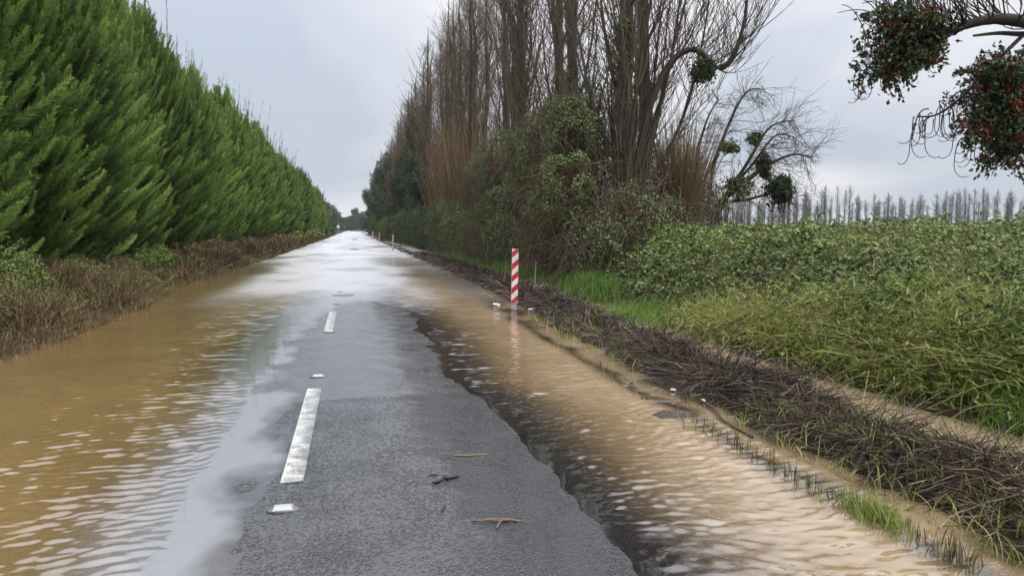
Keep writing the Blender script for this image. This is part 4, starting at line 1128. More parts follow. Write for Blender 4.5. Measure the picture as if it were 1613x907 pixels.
# ------------------------------------------------------------------ grasses on the right bank
def blades(mb, rng, x, y, z, h, wd, lean, tone, K=5, az=None):
    n = len(x)
    az = rng.random(n) * 6.28 if az is None else az
    o = np.stack([np.cos(az), np.sin(az), 0 * az], -1)
    t = np.linspace(0, 1, K)[None, :, None]
    ln = np.broadcast_to(lean, (n,))[:, None, None]
    P = np.stack([x, y, z], -1)[:, None] + h[:, None, None] * (np.array([0, 0, 1.0]) * (t - ln * .45 * t ** 2) + o[:, None] * ln * t ** 1.8)
    side = unit(np.stack([-o[:, 1], o[:, 0], 0 * az], -1) + .3 * rng.normal(size=(n, 3)))
    W = np.broadcast_to(wd, (n,))[:, None] * np.array([.7, 1, .85, .5, .06])[None, :K] * .5
    mb.ribbons(P, W, side, tone)

def tussock(name, seed, x, y, r, n, h, wd, mat, label, group=None, tone=(.2, .9), lean=(.15, .7), cat='grass', ry=None, dead=0):
    rng = np.random.default_rng(seed)
    if name == 'reed_clump':
        n = int(n * .26); wd = wd * 1.5
    px = rng.normal(0, r * .5, n); py = rng.normal(0, (ry or r) * .5, n)
    gz = np.maximum(ground_z(x + px, y + py), -.05)
    mb = MB()
    blades(mb, rng, px, py, gz - .01, rng.uniform(.5, 1.1, n) * h * np.exp(-.5 * (px / r) ** 2), wd, rng.uniform(*lean, n), rng.uniform(*tone, n))
    if name == 'reed_clump':
        m = n * 9      # blade-like leaves off the stems, lying every way
        qx = rng.normal(0, r * .6, m); qy = rng.normal(0, (ry or r) * .55, m)
        e_ = np.maximum(bramble_h(x + qx, y + qy)[0], 0)
        qz = np.maximum(ground_z(x + qx, y + qy), -.02) + rng.random(m) ** 1.3 * h * .55 + np.minimum(e_, .8) * .5
        nm = unit(np.array([-.2, -.1, 1.0]) + .7 * rng.normal(size=(m, 3))); D = unit(perp(rng, nm) + np.array([0, 0, .15])); S = unit(np.cross(nm, D))
        mb.leaves(np.stack([qx, qy, qz], -1), D, S, rng.uniform(.05, .19, m), rng.uniform(.011, .024, m), np.clip(rng.normal(.45, .17, m) + .3 * fbm((x + qx) * 1.6, (y + qy) * 1.6, 66, 2), 0, .9))
        m = 46; st = np.stack([rng.normal(0, r * .6, m), rng.normal(0, (ry or r) * .6, m), rng.uniform(.05, .35, m)], -1)
        strands(mb, rng, st, unit(np.stack([rng.normal(-.3, .7, m), rng.normal(0, .9, m), rng.uniform(.1, .9, m)], -1)), rng.uniform(.4, 1.1, m), 7, .0045, .0025, .06, .5, rng.uniform(.7, 1, m))
    o = mb.build(name, mat)
    o.location = (x, y, 0)
    return tag(o, label, cat, group)

GG = 'grass clumps on the right bank'
tussock('grass_patch', 1, 5.15, 13.2, .75, 2600, .34, .011, M['grass'], 'bright green grass patch beside the debris bank, right of the striped post', GG, (.4, 1), ry=1.7)
tussock('grass_patch', 2, 5.5, 17.6, .5, 1500, .75, .014, M['grass'], 'tall grass clump at the foot of the brown tangle right of the striped post', GG, (.05, .7), ry=1.8)
tussock('grass_patch', 3, 5.3, 4.75, .3, 900, .40, .010, M['grass'], 'bright grass clump at the right edge of the photo by the ditch', GG, (.3, 1), ry=.7)
tussock('grass_patch', 4, 5.5, 27.5, .6, 1300, .5, .02, M['grass'], 'bright grass strip behind the ditch just left of the striped post', GG, (.3, 1), ry=4)
tussock('grass_patch', 5, 5.3, 38, .6, 1200, .5, .028, M['grass'], 'green grass strip behind the ditch under the shrub wall', GG, (.3, 1), ry=6)
tussock('grass_patch', 6, 5.5, 21.3, .5, 1200, .55, .016, M['grass'], 'grass clump directly behind the striped post', GG, (.15, .8), ry=2.2)
tussock('reed_clump', 7, 5.5, 10.6, .5, 1500, .75, .011, M['reed'], 'yellow-green reedy grass beside the right end of the bright patch', GG, (.1, .8), (.3, 1.1), ry=1.2)
tussock('reed_clump', 8, 5.6, 8.6, .4, 1700, .62, .010, M['reed'], 'reedy grass leaning over the ditch below the dry tan fan', GG, (.1, .75), (.4, 1.2), ry=1.2)
tussock('reed_clump', 9, 5.55, 6.6, .36, 2000, .55, .010, M['reed'], 'flattened green reeds along the ditch in the right foreground', GG, (.1, .7), (.5, 1.3), ry=1.1)
tussock('reed_clump', 10, 5.9, 7.2, .7, 1500, .95, .010, M['reed'], 'bent yellow stems across the bramble at the right', GG, (.3, 1), (.6, 1.4), ry=1.6)
tussock('reed_clump', 11, 5.75, 5.4, .45, 1200, .85, .010, M['reed'], 'brownish reed stand at the right edge of the photo above the bright clump', GG, (.35, 1), (.4, 1.3), ry=.9)
# the fan of dry stems
rng = np.random.default_rng(72)
mb = MB(); n = 230
p0 = np.stack([rng.normal(0, .12, n), rng.normal(0, .5, n), np.full(n, .15)], -1)
a = rng.normal(PI * 1.1, .9, n)
d = unit(np.stack([np.cos(a) * .8, np.sin(a) * .9, rng.uniform(.5, 1.5, n)], -1))
strands(mb, rng, p0, d, rng.uniform(.7, 1.5, n), 7, .006, .003, .05, .65, rng.uniform(.45, 1, n))
o = mb.build('dry_stem_fan', M['reed']); o.location = (5.9, 9.4, .1)
tag(o, 'fan of dry tan stems arching out of the bramble', 'dry plant')

# ------------------------------------------------------------------ debris bank
rng = np.random.default_rng(81)
mb = MB()
def debris(n, y0, y1, rad, lmin, lmax, pw=1.6, wdx=.36):
    y = y0 + (y1 - y0) * rng.random(n) ** pw
    u = rng.normal(0, .5, n).clip(-1.25, 1.25)
    x = 3.75 + ridge_shift(y) + u * wdx
    z = ground_z(x, y) + rng.random(n) ** 1.5 * (.13 * np.exp(-(u / .6) ** 2) * (.25 + 1.6 * vnoise(y * 1.3, u * .6 + 3, 4) ** 1.5) + .012)
    a = rng.normal(PI / 2 + .1, .85, n)
    d = unit(np.stack([np.cos(a), np.sin(a), rng.normal(0.0, .09, n)], -1))
    l = rng.uniform(lmin, lmax, n)
    tone = np.clip(rng.beta(1.4, 3.0, n) + .02 + (rng.random(n) < .06) * .5 + .35 * fbm(x * 2.2, y * 1.4, 68, 3), 0, 1)
    K = 6
    t = np.linspace(-.5, .5, K)[None, :, None]
    P = np.stack([x, y, z], -1)[:, None] + d[:, None] * t * l[:, None, None]
    side = unit(perp(rng, d) * np.array([1, 1, .45]))
    P = P + side[:, None] * (rng.normal(0, .50, n)[:, None, None]) * l[:, None, None] * (t ** 2 * 2)
    P = P + rng.normal(0, .02, P.shape) * l[:, None, None]
    # rest on the surface
    gz = ground_z(P[..., 0], P[..., 1])
    P[..., 2] = np.maximum(P[..., 2], gz + .006)
    r = rad * rng.uniform(.6, 1.5, n)
    mb.tubes(P, r[:, None] * np.array([.6, 1, 1, .95, .8, .4])[None], 3, tone)
debris(9500, 2.4, 9, .0034, .12, .75, 1.3)
debris(5000, 7, 18, .0052, .25, 1.0, 1.2)
debris(2600, 16, 46, .010, .3, 1.3, 1.2)
deb = mb.build('dead_stem_pile', M['debris'])
tag(deb, 'long dark pile of rotting stems and mud between road and ditch', 'debris', None, 'stuff')
# rotting mat of leaves and small bits over the ridge
mb = MB(); n = 17000
y = 2.4 + 44 * rng.random(n) ** 2.2
u = rng.normal(0, .55, n).clip(-1.3, 1.3); x = 3.75 + ridge_shift(y) + u * .34
z = ground_z(x, y) + rng.random(n) * .09 * np.exp(-(u / .7) ** 2) + .004
nm = unit(np.array([0, 0, 1.0]) + .8 * rng.normal(size=(n, 3))); D = perp(rng, nm); S = np.cross(nm, D)
sz = np.clip(.006 * y, .03, .16) * rng.uniform(.6, 1.4, n)
mb.leaves(np.stack([x, y, z], -1), D, S, sz, sz * .5, np.clip(rng.beta(1.3, 3.5, n), 0, 1))
tag(mb.build('leaf_mulch', M['debris']), 'dark rotting leaf mulch covering the bank beside the ditch', 'mulch', None, 'stuff')
# green blades growing through the near end of the bank
mb = MB(); n = 5200
y = 2.6 + 11 * rng.random(n) ** 1.6; u = rng.normal(-.1, .75, n).clip(-1.5, 1.2); x = 3.78 + u * .42
k = fbm(x * 1.5, y * 1.2, 63, 2) > .0 + .22 * sstep(4, 9, y); x, y = x[k], y[k]
blades(mb, rng, x, y, ground_z(x, y) + .02, rng.uniform(.06, .22, len(x)), .005 + .0005 * y, rng.uniform(.3, 1.2, len(x)), rng.uniform(.1, .95, len(x)))
tag(mb.build('bank_grass', M['reed']), 'thin grass blades growing through the near end of the debris bank', 'grass', None, 'stuff')

# ------------------------------------------------------------------ tufts standing in the water along the road edge
TU = [(2.81, 10.28, .10, 30, .16), (2.84, 9.3, .07, 30, .12), (2.80, 8.33, .12, 60, .17), (2.86, 7.6, .07, 30, .12), (2.74, 6.9, .08, 40, .15), (2.75, 6.08, .14, 90, .18),
      (2.80, 5.62, .10, 60, .17), (2.81, 5.18, .10, 60, .20), (2.86, 4.85, .12, 70, .17), (2.83, 4.55, .09, 60, .19), (2.83, 4.24, .11, 90, .17), (2.88, 3.98, .10, 50, .16),
      (2.90, 3.74, .14, 420, .17), (2.95, 3.45, .10, 80, .16), (2.93, 3.18, .08, 130, .22), (2.88, 12.3, .12, 50, .2), (3.1, 6.7, .08, 40, .2), (3.12, 11.3, .1, 50, .2)]
for i, (x, y, r, n, h) in enumerate(TU):
    nth = sorted(range(len(TU)), key=lambda q_: TU[q_][1]).index(i)
    lb = 'sparse dark tuft in the shallows at the right road edge, %s from camera' % ['nearest', 'second', 'third', 'fourth', 'fifth', 'sixth', 'seventh', 'eighth', 'ninth', 'tenth', 'eleventh', 'twelfth', 'thirteenth', 'fourteenth', 'fifteenth', 'sixteenth', 'seventeenth', 'farthest'][nth]
    if i == 12: lb = 'largest green grass tuft in the water near the bottom right corner'
    if i == 14: lb = 'upright reddish tuft nearest the camera at the bottom right'
    if i == 5: lb = 'tuft of brown sprigs beside the dark lump of mud in the water'
    o = tussock('grass_tuft', 400 + i, x, y, r, n if i == 12 else max(9, n // 4), h, .0065 + .0004 * y, M['reed'] if i == 12 else M['dry'], lb, 'grass tufts standing in the water', (.2, .8) if i == 12 else (0, .55), (.05, .55), 'grass', ry=r * 2.4)
    if i not in (12,):
        rng = np.random.default_rng(500 + i); mb = MB(); m = max(5, n // 8)
        blades(mb, rng, rng.normal(0, r * .5, m), rng.normal(0, r * 1.2, m), np.full(m, -.02), rng.uniform(.5, 1.1, m) * h * .8, .007, rng.uniform(.1, .6, m), rng.uniform(.1, .7, m))
        mb.build('green_blades', M['reed'], o)

# ------------------------------------------------------------------ left verge
rng = np.random.default_rng(91)
def verge(n, y0, y1, pw):
    y = y0 * (y1 / y0) ** rng.random(n)
    f = rng.random(n) ** pw
    x = -4.27 + shore_shift(y) - f * 2.9
    return x, y, f
def verge_h(x, y):
    return .14 + .56 * sstep(-.45, .5, fbm(x * .8, y * .45, 61, 3)) 
mb = MB()
x, y, f = [np.concatenate(v_) for v_ in zip(verge(36000, 8.5, 150, .9), verge(9000, 8.5, 60, 4.0))]
z = ground_z(x, y); hh = verge_h(x, y) * (.45 + .8 * sstep(0, .3, f)) * rng.uniform(.5, 1.35, len(x))
red = sstep(22, 34, y) * .25
blades(mb, rng, x, y, z - .02, hh, .0042 + .00055 * y, rng.uniform(.1, 1.0, len(x)), np.clip(rng.beta(2, 2, len(x)) - red, 0, 1))
tag(mb.build('verge_dry_grass', M['dry']), 'brown dry grass and dead weeds on the left bank above the flood', 'grass', None, 'stuff')
mb = MB()
x, y, f = [np.concatenate(v_) for v_ in zip(verge(48000, 8.5, 150, .8), verge(14000, 8.5, 60, 4.0))]
pz = fbm(x * .9, y * .4, 62, 3)
k = pz > -.12 + .25 * sstep(26, 40, y); x, y, f, pz = x[k], y[k], f[k], pz[k]; n = len(x)
z = ground_z(x, y) + verge_h(x, y) * (.3 + .8 * sstep(0, .35, f)) * rng.random(n) ** .6 * 1.05
nm = unit(np.array([.35, -.2, 1]) + .8 * rng.normal(size=(n, 3))); D = perp(rng, nm); S = np.cross(nm, D)
sz = np.clip(.0030 * y, .03, .2) * rng.uniform(.7, 1.5, n)
mb.leaves(np.stack([x, y, z], -1), D, S, sz, sz * .5, np.clip(.5 + .2 * rng.normal(size=n) + .3 * pz - .25 * sstep(24, 40, y), 0, 1))
tag(mb.build('verge_weeds', M['weed']), 'olive green leafy weeds spreading over the left bank', 'weeds', None, 'stuff')
mb = MB()
x, y, f = verge(9000, 8.5, 150, .8); n = len(x)
z = ground_z(x, y)
d = unit(np.stack([rng.normal(.15, .5, n), rng.normal(0, .5, n), rng.uniform(.3, 1.2, n)], -1))
K = 5; t = np.linspace(0, 1, K)[None, :, None]; l = verge_h(x, y) * rng.uniform(.6, 1.6, n)
P = np.stack([x, y, z], -1)[:, None] + d[:, None] * t * l[:, None, None]; P[:, :, 2] -= .3 * l[:, None] * t[..., 0] ** 2
mb.tubes(P, (np.clip(.00035 * y, .003, .02))[:, None] * np.linspace(1.2, .6, K)[None], 3, rng.beta(1.5, 2.5, n))
tag(mb.build('verge_stems', M['dry']), 'dead brown weed stems tangled across the left bank', 'weeds', None, 'stuff')

VG = 'shrubs on the left bank'
for i, (x, y, rx, ry, rz, n, mt, tn, lb) in enumerate([
        (-6.3, 15.2, .8, 1.5, .75, 5200, 'bramble', .55, 'bramble bush with pale leaves on the left bank at the photo edge'),
        (-5.6, 12.7, .55, 1.1, .5, 3200, 'weed', .5, 'low brownish weed bush at the lower left photo edge'),
        (-6.5, 20.0, .6, 1.3, .5, 2200, 'weed', .55, 'small olive bush in front of the dark gap under the hedge'),
        (-6.4, 27.0, .6, 2.2, .55, 3000, 'yellow_green', .45, 'yellow-green bush on the left bank before the brown weeds'),
        (-6.2, 37.0, .7, 3.5, .65, 2600, 'dry', .5, 'reddish brown weed bush along the left bank'),
        (-6.2, 47.0, .7, 4.5, .6, 2600, 'weed', .25, 'long rusty weed mound further along the left bank'),
        (-6.0, 62.0, .8, 7.0, .65, 2600, 'dry', .45, 'brown weed mound halfway along the left bank'),
        (-5.9, 84.0, .8, 9.0, .7, 2400, 'weed', .5, 'olive weed mound in the distance on the left bank'),
        (-5.8, 120.0, 1.0, 18.0, .9, 2600, 'weed', .55, 'distant green mound along the left road edge'),
        (-5.8, 175.0, 1.2, 30.0, 1.1, 2600, 'far_leaf', .5, 'far green mound along the left road edge')]):
    root = empty('verge_bush', (x, y, .25)); rng = np.random.default_rng(700 + i); mb = MB()
    p, nr = ellip(rng, (0, 0, rz * .45), (rx, ry, rz), n, .55, .35, i, True)
    lf = max(.05, .0038 * y)
    leaf_cloud(mb, rng, p, nr, lf, lf * .6, tn, .18, .4, .8, 1.5, -.35)
    mb.build('foliage', M[mt], root)
    st = MB(); m = 160; p, nr = ellip(rng, (0, 0, rz * .3), (rx * .9, ry * .9, rz * .9), m, .2, .2, i)
    strands(st, rng, p, unit(rng.normal(size=(m, 3)) + np.array([.2, 0, .8])), rng.uniform(.3, .8, m) * rz / .6, 5, .0035 + .0001 * y, .002 + .0001 * y, .2, .3)
    st.build('stems', M['dry'], root)
    tag(root, lb, 'bush', VG)

# sprigs standing in the left water
for i, (x, y, h, lb) in enumerate([(-4.15, 16.6, .30, 'forked dead twig sticking out of the brown water on the left'), (-4.1, 14.2, .10, 'small sprig floating near the left bank'), (-4.3, 12.2, .12, 'low sprig in the water below the left bank'), (-4.35, 24.5, .35, 'thin reed sprigs in the water by the brown weeds')]):
    rng = np.random.default_rng(800 + i); mb = MB(); m = 7 if i else 5
    d = unit(np.stack([rng.normal(.3, .4, m), rng.normal(0, .4, m), np.ones(m)], -1))
    strands(mb, rng, np.zeros((m, 3)) - np.array([0, 0, .05]), d, rng.uniform(.6, 1.1, m) * h, 5, .008, .003, .2)
    o = mb.build('water_sprig', M['debris']); o.location = (x, y, 0); tag(o, lb, 'twig', 'sprigs in the left flood water')

# ------------------------------------------------------------------ striped marker posts
def marker_post(x, y, label, white=False):
    root = empty('marker_post', (x, y, 0), math.radians(-4)); root.rotation_euler[1] = math.radians(1.1)
    mb = MB(); mb.box(-.05, .05, -.03, .03, -.25, 1.0); mb.build('post', M['steel'], root)
    W, z0, z1 = .066, .135, 1.24
    mb = MB(); mb.box(-W, W, -.052, -.032, z0, z1); pn = mb.build('panel', M['white'], root)
    if not white:
        # red diagonal bands rising to the right, 1.5 mm proud of the sheet
        pitch = (z1 - z0) / 4.45; rise = .115; bh = pitch * .50
        for j in range(-1, 6):
            b0 = z0 - .075 + j * pitch
            poly = [(-W, b0), (W, b0 + rise), (W, b0 + rise + bh), (-W, b0 + bh)]
            def clip(poly, lim, sgn):
                o = []
                for q_ in range(len(poly)):
                    a, b = poly[q_], poly[(q_ + 1) % len(poly)]
                    ia = sgn * (a[1] - lim) <= 0; ib = sgn * (b[1] - lim) <= 0
                    if ia: o.append(a)
                    if ia != ib:
                        t = (lim - a[1]) / (b[1] - a[1]); o.append((a[0] + (b[0] - a[0]) * t, lim))
                return o
            poly = clip(clip(poly, z1 - .002, 1), z0 + .002, -1) if poly else poly
            if len(poly) < 3: continue
            V = [(px_ * .985, -.0535, pz_) for px_, pz_ in poly] + [(px_ * .985, -.051, pz_) for px_, pz_ in poly]
            m = len(poly)
            me = bpy.data.meshes.new('red_band')
            me.from_pydata(V, [], [list(range(m))] + [[k, k + m, (k + 1) % m + m, (k + 1) % m] for k in range(m)])
            me.materials.append(M['red']); link('red_band', me, pn)
    for zb in (z0 + .05, z1 - .05):
        mb = MB(); a = np.arange(8) / 8 * 6.283
        V = np.concatenate([np.stack([.011 * np.cos(a), np.full(8, -.058), zb + .011 * np.sin(a)], -1), np.stack([.011 * np.cos(a), np.full(8, -.05), zb + .011 * np.sin(a)], -1), [[0, -.059, zb]]])
        mb.add(V, Q=[(k, (k + 1) % 8, (k + 1) % 8 + 8, k + 8) for k in range(8)], T=[(16, (k + 1) % 8, k) for k in range(8)])
        mb.build('bolt', M['steel'], root)
    return tag(root, label, 'marker post', 'red and white marker posts along the right road edge')
marker_post(3.2, 15.23, 'large red and white striped marker post beside the debris bank')
marker_post(2.85, 57.4, 'smaller second striped marker post down the road by the dark shrubs')
marker_post(2.85, 88.0, 'third striped marker post, tiny beside the pale shrubs')
marker_post(2.85, 118.0, 'farthest whitish marker post near the vanishing point', True)

# ------------------------------------------------------------------ raised road studs
def road_stud(x, y, label, dirty=False):
    z = float(road_z(x, y))
    root = empty('road_stud', (x, y, z + .002))
    a = np.arange(24) / 24 * 6.283; mb = MB()
    rings = [(1.0, 0), (.96, .006), (.8, .010), (.45, .012)]
    V = np.concatenate([np.stack([.098 * s_ * np.cos(a), .052 * s_ * np.sin(a), np.full(24, zz_)], -1) for s_, zz_ in rings] + [[[0, 0, .012]]])
    Q = [(r_ * 24 + k, r_ * 24 + (k + 1) % 24, (r_ + 1) * 24 + (k + 1) % 24, (r_ + 1) * 24 + k) for r_ in range(3) for k in range(24)]
    mb.add(V, Q=Q, T=[(72 + k, 72 + (k + 1) % 24, 96) for k in range(24)]); mb.build('base', M['rubber'], root, True)
    mb = MB()
    V = [(-.058, -.046, .009), (.058, -.046, .009), (.058, .046, .009), (-.058, .046, .009), (-.05, -.018, .026), (.05, -.018, .026), (.05, .018, .026), (-.05, .018, .026)]
    Q = [(3, 2, 1, 0), (4, 5, 6, 7), (0, 1, 5, 4), (1, 2, 6, 5), (2, 3, 7, 6), (3, 0, 4, 7)]
    mb.add(V, Q=Q); mb.build('body', M['rubber' if dirty else 'plastic'], root)
    for sg in (-1, 1):
        mb = MB(); V = [(-.044, sg * .0435, .0125), (.044, sg * .0435, .0125), (.040, sg * .0215, .0252), (-.040, sg * .0215, .0252)]
        V2 = [(vx, vy * .985, vz - .002) for vx, vy, vz in V]
        mb.add(V + V2, Q=[(0, 1, 2, 3) if sg < 0 else (3, 2, 1, 0), (0, 4, 5, 1), (1, 5, 6, 2), (2, 6, 7, 3), (3, 7, 4, 0)]); mb.build('reflector', M['rubber' if dirty else 'reflector'], root)
    return tag(root, label, 'road stud', 'white road studs along the centre line')
road_stud(-.43, 4.54, 'white road stud nearest the camera on the centre line')
road_stud(-.41, 8.65, 'second white road stud, past the nearest painted dash')
road_stud(-.40, 12.38, 'third white road stud at the near end of the second dash')
road_stud(-.38, 17.0, 'fourth road stud, partly awash beyond the second dash', True)
road_stud(-.38, 20.3, 'fifth road stud, a dark dot in the flooded stretch', True)

# ------------------------------------------------------------------ sticks on the asphalt, litter
def stick(name, x, y, paths, rad, label, mat='debris', tone=.3, lift=.006, cat='twig'):
    mb = MB(); rng = np.random.default_rng(int(x * 1000 + y * 100) % 9999)
    for pts in paths:
        c_ = curve(pts, 12); c_ = c_ + rng.normal(0, rad * .35, c_.shape)
        r_ = rad * np.concatenate([[.5], np.full(10, 1.0), [.35]]) * rng.uniform(.8, 1.2, 12)
        c_[:, 2] = np.abs(c_[:, 2]) + road_z(x + c_[:, 0], y + c_[:, 1]) + r_ * .8
        mb.tubes(c_, r_, 6, tone + rng.normal(0, .05))
    o = mb.build(name, M[mat], None, True); o.location = (x, y, 0)
    return tag(o, label, cat, 'sticks lying on the wet asphalt')
stick('broken_stick', .55, 4.84, [[(-.07, -.045, 0), (-.02, -.02, .004), (.03, .02, .006), (.10, .04, .002)]], .012, 'thick black broken stick lying on the wet asphalt', tone=.05)
stick('bark_flake', .48, 4.97, [[(-.03, -.01, 0), (.0, .01, .006), (.04, .0, 0)], [(-.01, .01, 0), (.03, .015, .004), (.045, .01, 0)]], .006, 'small bark flake beside the thick black stick', tone=.6)
stick('broken_stick', .80, 5.36, [[(-.12, .02, 0), (-.03, -.004, .002), (.05, -.006, .002), (.13, .0, 0)]], .0055, 'thin straight reddish stick beyond the thick black one', tone=.75)
stick('broken_stick', .49, 4.36, [[(-.015, -.05, 0), (-.005, -.02, .004), (.012, .015, .004), (.018, .05, 0)]], .005, 'tiny crooked twig between the black stick and the forked twig', tone=.5)
stick('forked_twig', .77, 4.07, [[(-.15, .05, 0), (-.05, .02, .012), (.03, .0, .012), (.14, .01, 0)], [(-.03, -.08, 0), (.0, -.03, .012), (.03, .01, .016), (.06, .05, .004)], [(-.1, .025, .004), (-.03, .03, .010), (.05, .015, .012), (.12, -.01, 0)]], .0062, 'forked reddish twig on the asphalt nearest the camera', tone=.80)
def litter(x, y, sx, sy, sz, label, mat='litter', rz=.3):
    z = max(float(ground_z(x, y)), 0)
    mb = MB(); a = np.arange(10) / 10 * 6.283; rng = np.random.default_rng(int(x * 100 + y * 37)); j = rng.uniform(.75, 1.2, 10)
    V = np.concatenate([np.stack([sx * j * np.cos(a), sy * j * np.sin(a), np.zeros(10)], -1), np.stack([.8 * sx * j * np.cos(a), .8 * sy * j * np.sin(a), np.full(10, sz)], -1), [[0, 0, sz * 1.15]]])
    mb.add(V, Q=[(k, (k + 1) % 10, (k + 1) % 10 + 10, k + 10) for k in range(10)], T=[(10 + k, 10 + (k + 1) % 10, 20) for k in range(10)])
    o = mb.build('litter_scrap' if mat == 'litter' else 'fallen_leaf', M[mat]); o.location = (x, y, z + .01); o.rotation_euler = (rng.normal(0, .1), rng.normal(0, .1), rz)
    return tag(o, label, 'litter' if mat == 'litter' else 'leaf')
litter(3.52, 14.9, .11, .05, .035, 'white foam scrap just right of the striped post')
litter(3.0, 16.1, .09, .05, .03, 'white foam scrap just left of the striped post')
litter(3.22, 6.62, .035, .03, .02, 'small white scrap at the foot of the bank in the foreground')
litter(3.16, 7.15, .03, .025, .02, 'tiny white scrap beside a floating stick')
litter(3.55, 3.83, .03, .018, .006, 'bright yellow fallen leaf on the near end of the bank', 'yellow', 1.0)
# stick afloat along the foot of the bank, mud lump by the tufts
mb = MB(); c_ = curve([(0, .55, .02), (.02, .2, .03), (-.02, -.2, .02), (.05, -.7, .01)], 14); mb.tubes(c_, np.linspace(.016, .009, 14), 6, .3)
o = mb.build('floating_stick', M['debris'], None, True); o.location = (3.12, 6.1, 0); o.rotation_euler[2] = -.15
tag(o, 'long dark stick afloat at the foot of the debris bank', 'twig')
mb = MB(); rng = np.random.default_rng(5); X, Y, q = grid(np.linspace(-.16, .16, 14), np.linspace(-.16, .16, 14)); Rr = np.hypot(X / .15, Y / .13)
Z = .045 * np.clip(1 - Rr ** 2, -.6, 1) + .016 * fbm(X * 20, Y * 20, 3, 2)
mb.add(np.stack([X, Y, Z], -1), Q=q, tone=.1); o = mb.build('mud_lump', M['debris']); o.location = (2.72, 6.22, 0); tag(o, 'dark lump of mud awash beside the brown sprigs', 'mud')

# ------------------------------------------------------------------ overhanging branch, upper right (its trunk stands just outside the frame)
root = empty('overhanging_poplar', (7.7, 6.7, .3)); B0 = np.array([7.7, 6.7, .3])
rng = np.random.default_rng(15); mbw, mbt, mbl = MB(), MB(), MB()
zz = np.linspace(-.3, 13, 12); mbw.tubes(np.stack([.08 * np.sin(zz * .5), .08 * np.cos(zz * .6), zz], -1), np.linspace(.30, .05, 12), 10, .3)
main = curve(np.array([(7.7, 6.7, 2.6), (7.1, 6.35, 3.15), (6.4, 5.95, 3.45), (5.63, 5.66, 3.42), (5.35, 5.7, 3.43), (5.05, 5.75, 3.35), (4.85, 5.8, 3.28)]) - B0, 24)
second = curve(np.array([(6.2, 5.9, 3.42), (5.75, 5.75, 3.34), (5.45, 5.7, 3.32), (5.18, 5.68, 3.28)]) - B0, 14)
mbw.tubes(main, np.linspace(.09, .022, 24), 8, .1); mbw.tubes(second, np.linspace(.03, .01, 14), 6, .1)
low = curve(np.array([(5.75, 5.72, 3.35), (5.4, 5.7, 3.05), (5.12, 5.7, 2.78), (4.9, 5.73, 2.62), (4.72, 5.75, 2.6)]) - B0, 16)
mbw.tubes(low, np.linspace(.018, .007, 16), 6, .1)
branchlets(mbt, rng, main[8:], 46, .35, .95, (0, 0, 1), .6, (.008, .004), .0, .8, 2, (.1, .5))
branchlets(mbt, rng, main[16:], 26, .3, .7, (-.4, 0, .8), .7, (.007, .0035), .2, .7, 2, (.1, .5))
mbw.build('trunk', M['bark'], root, True); mbt.build('twigs', M['darkwood'], root)
def curl(p, d0, ln, hook, r0=.006, r1=.003):
    """a hanging twig with an upturned hook at its tip"""
    K = 12; t = np.linspace(0, 1, K)
    d0 = np.array(d0, float); s_ = hook
    pts = [np.array(p, float)]
    dirv = d0 / np.linalg.norm(d0)
    horiz = np.array([math.cos(s_), math.sin(s_) * .3, 0])
    for k in range(1, K):
        tt = k / K
        target = np.array([0, 0, -1.0]) if tt < .5 else horiz * math.sin((tt - .5) * 6.0) + np.array([0, 0, -math.cos((tt - .5) * 6.0)])
        dirv = dirv * .55 + target * .45; dirv = dirv / np.linalg.norm(dirv)
        pts.append(pts[-1] + dirv * ln / K)
    return np.array(pts), np.linspace(r0, r1, K)
PP, RR = [], []
starts = [((4.30, 5.86, 3.0), 6, .25), ((5.0, 5.72, 2.70), 7, .30), ((4.86, 5.74, 2.62), 6, .30), ((4.74, 5.75, 2.61), 7, .32), ((5.15, 5.7, 2.82), 8, .32), ((5.2, 5.65, 2.5), 6, .30), ((4.45, 5.85, 3.35), 6, .3)]
for (p, m, sp_) in starts:
    for j in range(m):
        q0 = np.array(p) + rng.normal(0, .035, 3) * np.array([1.5, .8, 1])
        P_, R_ = curl(q0 - B0, (rng.normal(-.35, .5), rng.normal(0, .4), rng.normal(-.1, .4)), rng.uniform(.2, .2 + sp_), rng.choice([0, PI]) + rng.normal(0, .4))
        PP.append(P_); RR.append(R_)
for a_, b_, c_2 in (((4.85, 5.8, 3.28), (4.55, 5.85, 3.25), (4.30, 5.86, 3.0)), ((4.85, 5.8, 3.28), (4.65, 5.82, 3.4), (4.45, 5.85, 3.35)), ((5.4, 5.7, 3.05), (5.32, 5.67, 2.75), (5.2, 5.65, 2.5))):
    PP.append(curve(np.array([a_, b_, c_2]) - B0, 12)); RR.append(np.linspace(.012, .006, 12))
for j in range(22):   # upright twigs at the top left
    q0 = np.array((4.5, 5.84, 3.3)) + rng.normal(0, .12, 3)
    t = np.linspace(0, 1, 12)[:, None]; d = unit(np.array([[rng.normal(-.5, .4), rng.normal(0, .3), .7]]))
    PP.append(q0 - B0 + d * t * rng.uniform(.25, .6) + np.array([0, 0, .12]) * np.sin(t * 3) * np.array([1, 1, 1])); RR.append(np.linspace(.006, .003, 12))
mb = MB(); mb.tubes(np.array(PP), np.array(RR), 4, .15); mb.build('hanging_twigs', M['darkwood'], root)
tag(root, 'poplar whose bare branch reaches in at the upper right corner', 'tree')
MG = 'mistletoe clumps on the overhanging branch'
